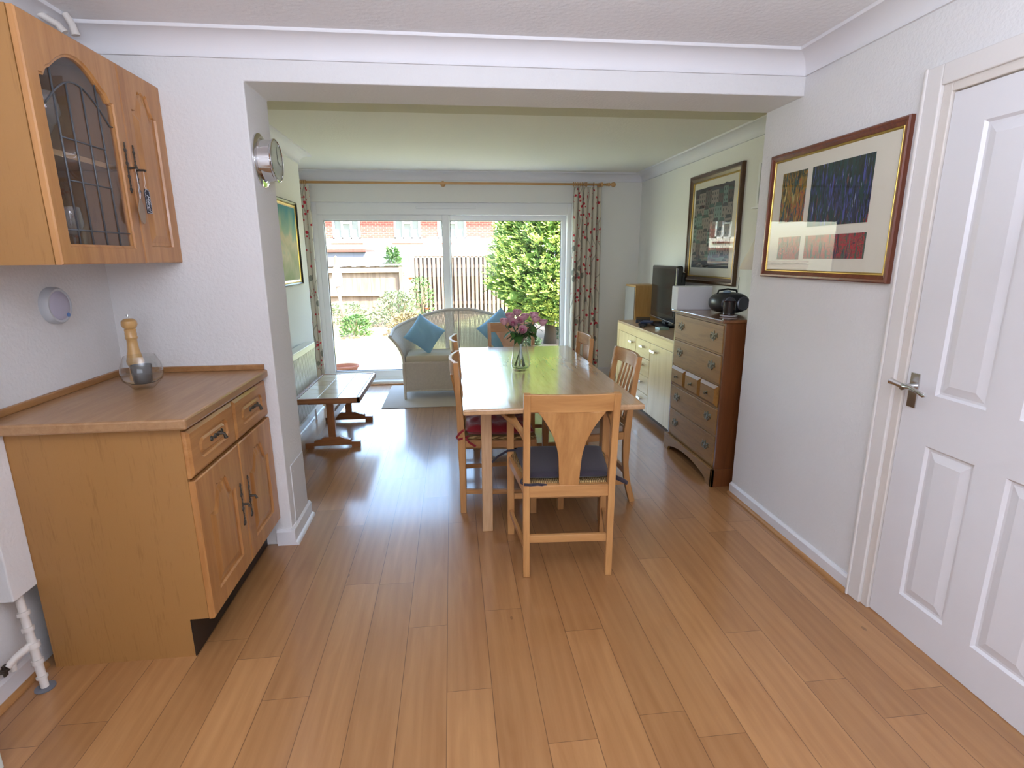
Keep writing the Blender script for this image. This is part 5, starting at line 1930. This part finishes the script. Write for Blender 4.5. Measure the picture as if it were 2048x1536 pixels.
for y in (4.115, 4.805):
    mb = MB(OB)
    mb.box(-0.985, -0.930, y - 0.0175, y + 0.0175, 0.04, 0.378)
    mb.build('upright', BENCHW['z'], bn, bevel=0.002)
    prof = [(-1.165, 0), (-1.10, 0), (-1.10, 0.018), (-0.815, 0.018), (-0.815, 0), (-0.75, 0), (-0.75, 0.042), (-0.815, 0.045), (-0.822, 0.062), (-0.87, 0.072), (-0.90, 0.088), (-1.015, 0.088), (-1.045, 0.072), (-1.093, 0.062), (-1.10, 0.045), (-1.165, 0.042)]
    mb = MB(OB).prism(prof, y - 0.02, y + 0.02, 'xz')
    mb.build('foot', BENCHW['x'], bn, bevel=0.002)
    MB(OB).box(-1.12, -0.79, y - 0.02, y + 0.02, 0.352, 0.378).build('cross_bearer', BENCHW['x'], bn, bevel=0.002)
MB(OB).box(-0.968, -0.947, 4.13, 4.79, 0.20, 0.262).build('stretcher', BENCHW['y'], bn, bevel=0.002)

# ================================================================ RADIATOR
ra = thing('radiator', 'long white ribbed radiator on the left wall behind the tiled table', 'radiator', (-1.27, 4.05, 0.14))
OR_ = (-1.27, 4.05, 0.14)
RADM = plain('radiator_enamel', srgb(228, 226, 214), 0.3)
ry0, ry1, rz0, rz1 = 3.20, 4.86, 0.145, 0.725
mb = MB(OR_)
prof = [(-1.256, ry0)]
n_ = 48
for i in range(n_):
    y = lerp(ry0 + 0.01, ry1 - 0.01, i / n_)
    st = (ry1 - ry0 - 0.02) / n_
    prof += [(-1.246, y), (-1.246, y + st * 0.30), (-1.220, y + st * 0.42), (-1.220, y + st * 0.9)]
prof += [(-1.246, ry1 - 0.01), (-1.256, ry1)]
mb.prism(prof, rz0 + 0.02, rz1 - 0.045, 'xy')
mb.build('front_panel', RADM, ra)
mb = MB(OR_)
mb.box(-1.236, -1.216, ry0, ry1, rz1 - 0.05, rz1 - 0.01)
mb.box(-1.30, -1.216, ry0, ry1, rz1 - 0.012, rz1)
mb.box(-1.236, -1.220, ry0, ry1, rz0, rz0 + 0.025)
mb.box(-1.30, -1.222, ry1 - 0.004, ry1 + 0.002, rz0 + 0.02, rz1)
mb.box(-1.30, -1.258, ry0, ry1, rz0 + 0.01, rz1 - 0.012)
mb.build('casing', RADM, ra, bevel=0.003)
mb = MB(OR_)
mb.tube([(-1.27, ry1 + 0.03, 0.0), (-1.27, ry1 + 0.03, rz0 + 0.04), (-1.27, ry1, rz0 + 0.04)], 0.008, 8)
mb.lathe([(0.016, 0.0), (0.018, 0.03), (0.014, 0.055), (0, 0.058)], (-1.27, ry1 + 0.03, rz0 + 0.035), 'z', 12)
mb.build('valve', UPVC, ra, smooth='auto')

# ================================================================ CURTAINS AND POLE
PZ, PY = 2.222, 6.20
cp = thing('curtain_pole', 'wooden curtain pole with ball finial above the patio doors', 'curtain pole', (0, PY, PZ))
MB((0, PY, PZ)).tube([(-1.66, PY, PZ), (1.75, PY, PZ)], 0.0125, 14).build('pole', POLEW, cp, smooth=True)
for sx_ in (-1, 1):
    fin = [(0.0125, 0), (0.018, 0.01), (0.014, 0.02), (0.020, 0.035), (0.012, 0.05), (0.016, 0.058), (0.026, 0.078), (0.026, 0.092), (0.015, 0.108), (0, 0.112)]
    MB((0, PY, PZ)).lathe([(r, (1.75 if sx_ > 0 else -1.66) + sx_ * h) for r, h in fin], (0, PY, PZ), 'x', 18).build('finial', POLEW, cp, smooth='auto')
for x in (-1.62, -0.06, 1.70):
    mb = MB((0, PY, PZ))
    mb.lathe([(0.022, x - 0.012), (0.022, x + 0.012)], (0, PY, PZ), 'x', 16)
    mb.tube([(x, PY, PZ), (x, YW, PZ)], 0.010, 10)
    mb.lathe([(0.028, YW), (0.028, YW - 0.012), (0.014, YW - 0.02)], (x, 0, PZ), 'y', 16)
    mb.build('bracket', POLEW, cp, smooth='auto')


def curtain(label, x0, x1, zt, zb, folds, seed, flare=0.0, nrings=7, ringx=None):
    t = thing('curtain', label, 'curtain', ((x0 + x1) / 2, PY, zb))
    OO = ((x0 + x1) / 2, PY, zb)
    rnd = random.Random(seed)
    ph = [rnd.uniform(0, 6) for _ in range(4)]
    nu, nv = folds * 14, 40
    amp0 = 0.034
    # arc length
    xs = []
    for i in range(nu + 1):
        u = i / nu
        xs.append(u)
    mb = MB(OO)
    uvs = []
    stretch = 2.3

    def P(u, v):
        amp = amp0 * (0.55 + 0.45 * v) * (1 + 0.3 * math.sin(3 * u * PI + ph[0]))
        sw = 0.35 * math.sin(v * 2.0 + ph[1])
        a = 2 * PI * folds * u + sw + 0.5 * math.sin(u * 5 + ph[2])
        xx = lerp(x0 - flare * v, x1 + flare * 0.5 * v, u) + 0.010 * math.sin(a * 1.0 + 1.2)
        return Vector((xx, PY - 0.005 + amp * math.sin(a) + 0.012 * math.sin(a * 2 + ph[3]) * v, lerp(zt, zb, v)))
    mb.grid(P, nu, nv)
    for i in range(nu + 1):
        for j in range(nv + 1):
            uvs.append((i / nu * (x1 - x0) * stretch, -(j / nv) * (zt - zb)))
    mb.build('drape', CURT, t, smooth=True, uvs=uvs, fixn=False, solid=0.002)
    for k in range(len(ringx) if ringx else nrings):
        x = lerp(x0 + 0.02, x1 - 0.03, k / max(1, nrings - 1)) if ringx is None else ringx[k]
        mb = MB(OO)
        pts = [(x, PY + 0.021 * math.sin(a), PZ + 0.021 * math.cos(a)) for a in [2 * PI * q / 16 for q in range(17)]]
        mb.tube(pts, 0.0035, 6, caps=False)
        mb.tube([(x, PY, PZ - 0.022), (x, PY, PZ - 0.034)], 0.002, 5)
        mb.build('curtain_ring', POLEW, t, smooth=True)
    return t


curtain('red berry patterned curtain gathered at the right of the patio doors', 1.375, 1.690, PZ - 0.030, 0.03, 6, 2, 0.03, ringx=[1.38, 1.40, 1.42, 1.44, 1.46, 1.48, 1.50, 1.515, 1.53, 1.61])
curtain('red berry patterned curtain at the left of the patio doors, half behind the wall', -1.66, -1.475, PZ - 0.030, 0.03, 4, 9, 0.01, ringx=[-1.60, -1.58, -1.56, -1.54, -1.52, -1.50])

# ================================================================ GARDEN
G = -0.15
GRASS = plain('lawn_grass', srgb(150, 152, 100), 0.95, bump=0.8, bscale=60, var=0.25, vscale=3)
SOIL = plain('soil', srgb(130, 108, 84), 0.95, bump=0.8, bscale=20, var=0.2, vscale=6)
PATIO = plain('patio_slab', srgb(200, 190, 172), 0.9, var=0.06, vscale=2)
g = struct(MB().box(-30, 30, 6.58, 60, G - 0.3, G).build('floor_lawn', GRASS))
struct(MB().box(-4, 3.5, 6.58, 8.2, G, G + 0.02).build('floor_patio', PATIO))
bed = MB()
pts = [(-6, 15.3), (-6, 11.2), (-2.6, 10.9), (-1.6, 11.2), (-0.6, 12.6), (0.3, 14.2), (0.8, 15.3)]
bed.prism(pts, G, G + 0.03, 'xy')
struct(bed.build('trim_flower_bed', SOIL))
pts = [(1.0, 9.0), (1.8, 8.6), (5, 8.6), (5, 13), (1.6, 13), (0.9, 10.5)]
bed = MB().prism(pts, G, G + 0.03, 'xy')
struct(bed.build('trim_tree_bed', SOIL))

FEN = wood('weathered_fence', srgb(84, 70, 58), srgb(118, 102, 86), 'z', 0.9, scale=0.5)
FENR = wood('weathered_rail', srgb(136, 120, 104), srgb(160, 146, 130), 'x', 0.9, scale=0.5)
fy = 15.34
fp = thing('fence_panel', 'low featheredge fence panel with two thick rails at the left', 'fence', (-3.0, fy, G))
OFp = (-3.0, fy, G)
mb = MB(OFp)
x = -7.2
k = 0
while x < -1.35:
    mb.box(x, x + 0.13, fy + 0.03 + 0.006 * (k % 2), fy + 0.045 + 0.006 * (k % 2), G + 0.02, 1.20 + 0.012 * (k % 3))
    x += 0.125
    k += 1
mb.build('boards', FEN, fp)
for z in (0.42, 1.05):
    MB(OFp).box(-7.2, -1.30, fy - 0.06, fy + 0.03, z, z + 0.075).build('rail', FENR, fp)
MB(OFp).box(-7.2, -1.28, fy - 0.05, fy + 0.09, 1.235, 1.28).build('capping', FENR, fp)
MB(OFp).box(-7.2, -1.30, fy - 0.06, fy - 0.02, 1.12, 1.17).build('rail', FENR, fp)
mb = MB(OFp).box(-1.42, -1.32, fy - 0.10, fy + 0.0, G, 1.2)
mb.build('post', FEN, fp)
fb = thing('batten_fence', 'taller fence of narrow vertical battens behind the conifer', 'fence', (0.7, fy, G))
OFb = (0.7, fy, G)
mb = MB(OFb)
x = -0.98
while x < 5.5:
    mb.box(x, x + 0.072, fy - 0.02, fy + 0.01, G + 0.03, 1.46)
    x += 0.118
mb.build('battens', FEN, fb)
mb = MB(OFb)
mb.box(-1.0, 5.5, fy + 0.012, fy + 0.05, 0.15, 0.24)
mb.box(-1.0, 5.5, fy + 0.012, fy + 0.05, 1.15, 1.24)
mb.box(-1.0, 5.5, fy + 0.05, fy + 0.06, G, 1.44)
mb.box(-1.03, 5.5, fy - 0.03, fy + 0.05, 1.46, 1.485)
mb.build('backing', wood('fence_dark', srgb(60, 44, 34), srgb(80, 62, 48), 'z', 0.9), fb)
MB(OFb).box(-1.17, -1.0, fy - 0.08, fy + 0.06, G, 1.64).build('post', FEN, fb)

# neighbours' house
hs = thing('brick_house', 'long brick house with white windows and pale lower walls beyond the fence', 'house', (-3, 24, G))
OH = (-3, 24, G)
HX0, HX1 = -11.0, 1.95
RENDER = plain('pale_render', srgb(232, 222, 208), 0.9, var=0.03)
wins = [(-8.6, -7.5), (-4.86, -3.74), (-2.34, -1.25), (-0.52, 0.67)]
wz0, wz1 = 2.21, 3.20
mb = MB(OH)
xs_ = [HX0] + [v for w_ in wins for v in w_] + [HX1]
for i in range(0, len(xs_) - 1, 2):
    mb.box(xs_[i], xs_[i + 1], 24, 24.3, 2.20, 3.50)
for a, b in wins:
    mb.box(a, b, 24, 24.3, wz1, 3.50)
mb.build('brick_wall', BRICK, hs)
MB(OH).box(HX0, HX1, 23.96, 24.3, G, 2.212).build('rendered_wall', RENDER, hs)
mb = MB(OH)
mb.box(HX0, HX1, 24.3, 31, G, 3.50)
mb.build('rear_block', BRICK, hs)
WIN = plain('dark_window_glass', srgb(62, 72, 80), 0.1, var=0.3, vscale=2)
for a, b in wins:
    mb = MB(OH)
    t_ = 0.07
    mb.box(a, b, 23.97, 24.1, wz0, wz0 + t_)
    mb.box(a, b, 23.97, 24.1, wz1 - t_, wz1)
    for x in (a, a + (b - a) * 0.34 - t_ / 2, a + (b - a) * 0.67 - t_ / 2, b - t_):
        mb.box(x, x + t_, 23.97, 24.1, wz0, wz1)
    mb.box(a + (b - a) * 0.34, a + (b - a) * 0.67, 23.97, 24.1, wz1 - 0.36, wz1 - 0.30)
    w_ = mb.build('window', UPVC, hs)
    MB(OH).box(a + 0.02, b - 0.02, 24.08, 24.11, wz0 + 0.02, wz1 - 0.02).build('pane', WIN, w_)
    MB(OH).box(a + 0.05, b - 0.05, 24.12, 24.16, wz0 + 0.02, wz1 - 0.02).build('blind', plain('window_dark_room', srgb(70, 84, 90), 0.8), w_)
    MB(OH).box(a - 0.1, b + 0.1, 23.90, 23.97, wz0 - 0.22, wz0 - 0.15).build('tile_sill', plain('red_tile', srgb(120, 56, 46), 0.9), w_)
mb = MB(OH)
mb.prism([(23.55, 3.66), (23.55, 3.70), (27.6, 4.7), (31.6, 3.70), (31.6, 3.66)], HX0 - 0.2, HX1 + 0.2, 'yz')
mb.build('roof', plain('roof_tile', srgb(150, 92, 74), 0.9, bump=0.5, bscale=8, var=0.15, vscale=4), hs)
MB(OH).box(HX0 - 0.2, HX1 + 0.2, 23.5, 24.0, 3.50, 3.66).build('fascia', UPVC, hs)
# low outbuilding behind the left fence
gb_ = thing('garage', 'low grey outbuilding with red tiled edge just behind left fence', 'outbuilding', (-3.6, 18, G))
OG = (-3.6, 18, G)
MB(OG).box(-6.6, -1.6, 17.5, 19.5, G, 1.62).build('wall', plain('grey_board', srgb(92, 92, 100), 0.9, var=0.1), gb_)
MB(OG).box(-6.7, -2.6, 17.4, 19.6, 1.62, 1.70).build('roof', plain('red_tile', srgb(120, 56, 46), 0.9), gb_)


# ---- plants
def tuft(mb, c, d, ln, wd, rnd):
    """flat conifer / leaf spray: two crossed kites"""
    d = d.normalized()
    s = d.cross(Vector((rnd.uniform(-1, 1), rnd.uniform(-1, 1), rnd.uniform(-1, 1))))
    if s.length < 1e-3:
        return
    s.normalize()
    mb.add([c, c + d * ln * 0.45 + s * wd, c + d * ln, c + d * ln * 0.45 - s * wd], [(0, 1, 2, 3)])


def conifer():
    t = thing('conifer_tree', 'bushy golden-green conifer with bare trunk on the right of the lawn', 'tree', (1.78, 9.75, G))
    rnd = random.Random(5)
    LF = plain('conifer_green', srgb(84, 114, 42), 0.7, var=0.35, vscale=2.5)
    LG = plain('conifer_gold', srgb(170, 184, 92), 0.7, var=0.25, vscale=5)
    mb = MB()
    mb.tube([(0, 0, 0), (0.01, 0, 0.25), (-0.03, 0, 0.6), (0, 0, 1.6), (0, 0, 3.2)], [0.13, 0.105, 0.09, 0.06, 0.02], 14)
    mb.build('trunk', plain('bark', srgb(50, 40, 30), 0.95, bump=1, bscale=30, var=0.25, vscale=12), t, smooth=True)
    def rad(z):                      # local z
        if z < 1.0: return lerp(0.50, 1.12, max(0, (z - 0.45)) / 0.55)
        return 1.17 * (1 - max(0, (z - 1.5)) / 2.4) ** 0.6
    outer = MB()
    inner = MB()
    for k in range(7500):
        z = rnd.uniform(0.42, 3.3)
        a = rnd.uniform(0, 2 * PI)
        R = rad(z) * rnd.uniform(0.78, 1.02)
        c = Vector((0.13 + math.cos(a) * R, math.sin(a) * R, z))
        out = Vector((math.cos(a), math.sin(a), rnd.uniform(-0.1, 0.9)))
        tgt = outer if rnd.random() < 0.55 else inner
        # a frond: spine with side sprays
        ln = rnd.uniform(0.10, 0.22)
        dirn = (out + Vector((rnd.uniform(-0.5, 0.5), rnd.uniform(-0.5, 0.5), rnd.uniform(-0.2, 0.5)))).normalized()
        side = dirn.cross(Vector((0, 0, 1))).normalized()
        for q in range(6):
            p = c + dirn * ln * q / 6 - Vector((0, 0, 0.03 * (q / 6) ** 2))
            for s in (-1, 1):
                dd = dirn * 0.8 + side * s * 0.9 + Vector((0, 0, rnd.uniform(-0.2, 0.3)))
                tuft(tgt, p, dd, rnd.uniform(0.035, 0.075), rnd.uniform(0.008, 0.014), rnd)
        tuft(tgt, c + dirn * ln, dirn, 0.06, 0.012, rnd)
    # dark core
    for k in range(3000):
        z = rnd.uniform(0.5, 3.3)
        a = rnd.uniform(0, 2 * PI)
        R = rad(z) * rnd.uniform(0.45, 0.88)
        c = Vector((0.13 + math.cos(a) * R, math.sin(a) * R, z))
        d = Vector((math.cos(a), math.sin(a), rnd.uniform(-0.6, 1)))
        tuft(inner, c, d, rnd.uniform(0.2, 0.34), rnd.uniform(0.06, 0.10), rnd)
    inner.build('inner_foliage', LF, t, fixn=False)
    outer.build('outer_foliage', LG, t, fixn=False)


conifer()


def shrub(label, x, y, r, h, cols, seed, n=900, lw=0.03, flowers=None, name='shrub', cat='shrub', z0=0.0):
    t = thing(name, label, cat, (x, y, G + 0.03))
    rnd = random.Random(seed)
    st = MB()
    for k in range(9):
        a = rnd.uniform(0, 2 * PI)
        st.tube([(0, 0, 0), (math.cos(a) * r * 0.35, math.sin(a) * r * 0.35, h * 0.5), (math.cos(a) * r * 0.6, math.sin(a) * r * 0.6, h * 0.85)], [0.012, 0.008, 0.004], 5)
    st.build('stems', plain('shrub_stem', srgb(110, 96, 70), 0.9), t)
    mb = MB()
    for k in range(n):
        a = rnd.uniform(0, 2 * PI)
        q = rnd.random() ** 0.5
        zz = rnd.uniform(0.02 + z0, 1)
        R = r * q * math.sqrt(max(0.05, 1 - (zz * 0.95) ** 2.5))
        c = Vector((math.cos(a) * R, math.sin(a) * R, zz * h))
        d = Vector((math.cos(a) * q, math.sin(a) * q, rnd.uniform(-0.2, 1)))
        tuft(mb, c, d, rnd.uniform(1.5, 3) * lw, lw * rnd.uniform(0.4, 0.8), rnd)
    mb.build('foliage', cols, t, fixn=False)
    if flowers:
        fm, pts = flowers
        f = MB()
        for (px, py, pz, pr) in pts:
            for ring in range(2):
                for k in range(5):
                    petal(f, (px, py, pz), 2 * PI * k / 5 + ring, pr * (1 - 0.4 * ring), pr * 0.9, pr * 0.3, 1.5)
        f.build('flowers', fm, t, fixn=False)
    return t


SG = plain('silver_green_leaf', srgb(104, 116, 84), 0.8, var=0.2, vscale=8)
MG = plain('mid_green_leaf', srgb(68, 98, 46), 0.7, var=0.25, vscale=6)
RG = plain('rusty_leaf', srgb(112, 96, 66), 0.8, var=0.25, vscale=6)
WF = plain('white_petal', srgb(236, 228, 226), 0.7)
OFl = plain('orange_petal', srgb(226, 110, 60), 0.6)
rnd = random.Random(2)
shrub('low green shrub at the left end of the flower bed', -1.98, 11.25, 0.32, 0.42, MG, 21, 800, 0.03)
shrub('pale flowering mound beside the low green shrub in the bed', -2.55, 13.2, 0.75, 0.50, SG, 22, 1300, 0.03, (WF, [(rnd.uniform(-.6, .6), rnd.uniform(-.6, .3), rnd.uniform(.2, .48), 0.03) for _ in range(40)]))
shrub('tall grey-green shrub in front of the left fence panel', -1.30, 12.9, 0.56, 0.78, SG, 23, 1500, 0.032)
shrub('rust-tinged low shrub at the lawn edge behind the sofa arm', -0.95, 11.4, 0.42, 0.42, RG, 24, 900, 0.03)
shrub('tall thin rose bush with an orange bloom beside the fence post', -0.80, 14.3, 0.34, 1.05, MG, 25, 420, 0.035, (OFl, [(-0.25, -0.1, 1.02, 0.06), (0.15, -0.1, 0.25, 0.05)]), name='rose_bush', cat='rose bush')
shrub('round shrub under the conifer at the left of its trunk', 1.18, 9.0, 0.30, 0.30, plain('dark_green_leaf', srgb(48, 68, 44), 0.7, var=0.25, vscale=6), 26, 1100, 0.03)
shrub('small dark shrub right of the conifer trunk', 2.25, 10.4, 0.40, 0.30, plain('grey_green_leaf', srgb(70, 82, 64), 0.7, var=0.25, vscale=6), 27, 800, 0.03)
shrub('tall pale shrub far right behind the conifer', 3.1, 11.6, 0.8, 2.4, MG, 28, 2600, 0.05)
shrub('green climber showing above the low outbuilding', -1.75, 17.0, 0.3, 1.85, MG, 29, 500, 0.05, z0=0.5)
# bird table / feeder post
bt = thing('bird_feeder', 'slim post with a glass lantern-shaped bird feeder before left fence', 'bird feeder', (-2.42, 12.0, G))
MB().tube([(0.10, 0, 0), (0.0, 0, 1.0)], 0.035, 8).build('post', FEN, bt, smooth=True)
MB().lathe([(0.05, 1.0), (0.10, 1.05), (0.115, 1.16), (0.09, 1.28), (0.05, 1.33)], n=12).build('seed_holder', thin_glass('feeder_glass', tint=(0.8, 0.72, 0.7, 1), refl=1.5, milk=0.4), bt, smooth='auto')
MB().lathe([(0.10, 1.33), (0.03, 1.47), (0.03, 1.62), (0, 1.64)], n=10).build('cap', FEN, bt, smooth='auto')
po = MB().lathe([(0, 0.0), (0.13, 0.0), (0.17, 0.09), (0.185, 0.095), (0.18, 0.115), (0.16, 0.115), (0.14, 0.07), (0, 0.06)], n=28).build('terracotta_bowl', TERRA, smooth='auto')
po.location = (-1.50, 7.55, G + 0.02)
tag(po, 'shallow terracotta bowl on the patio just outside the doors', 'plant bowl')
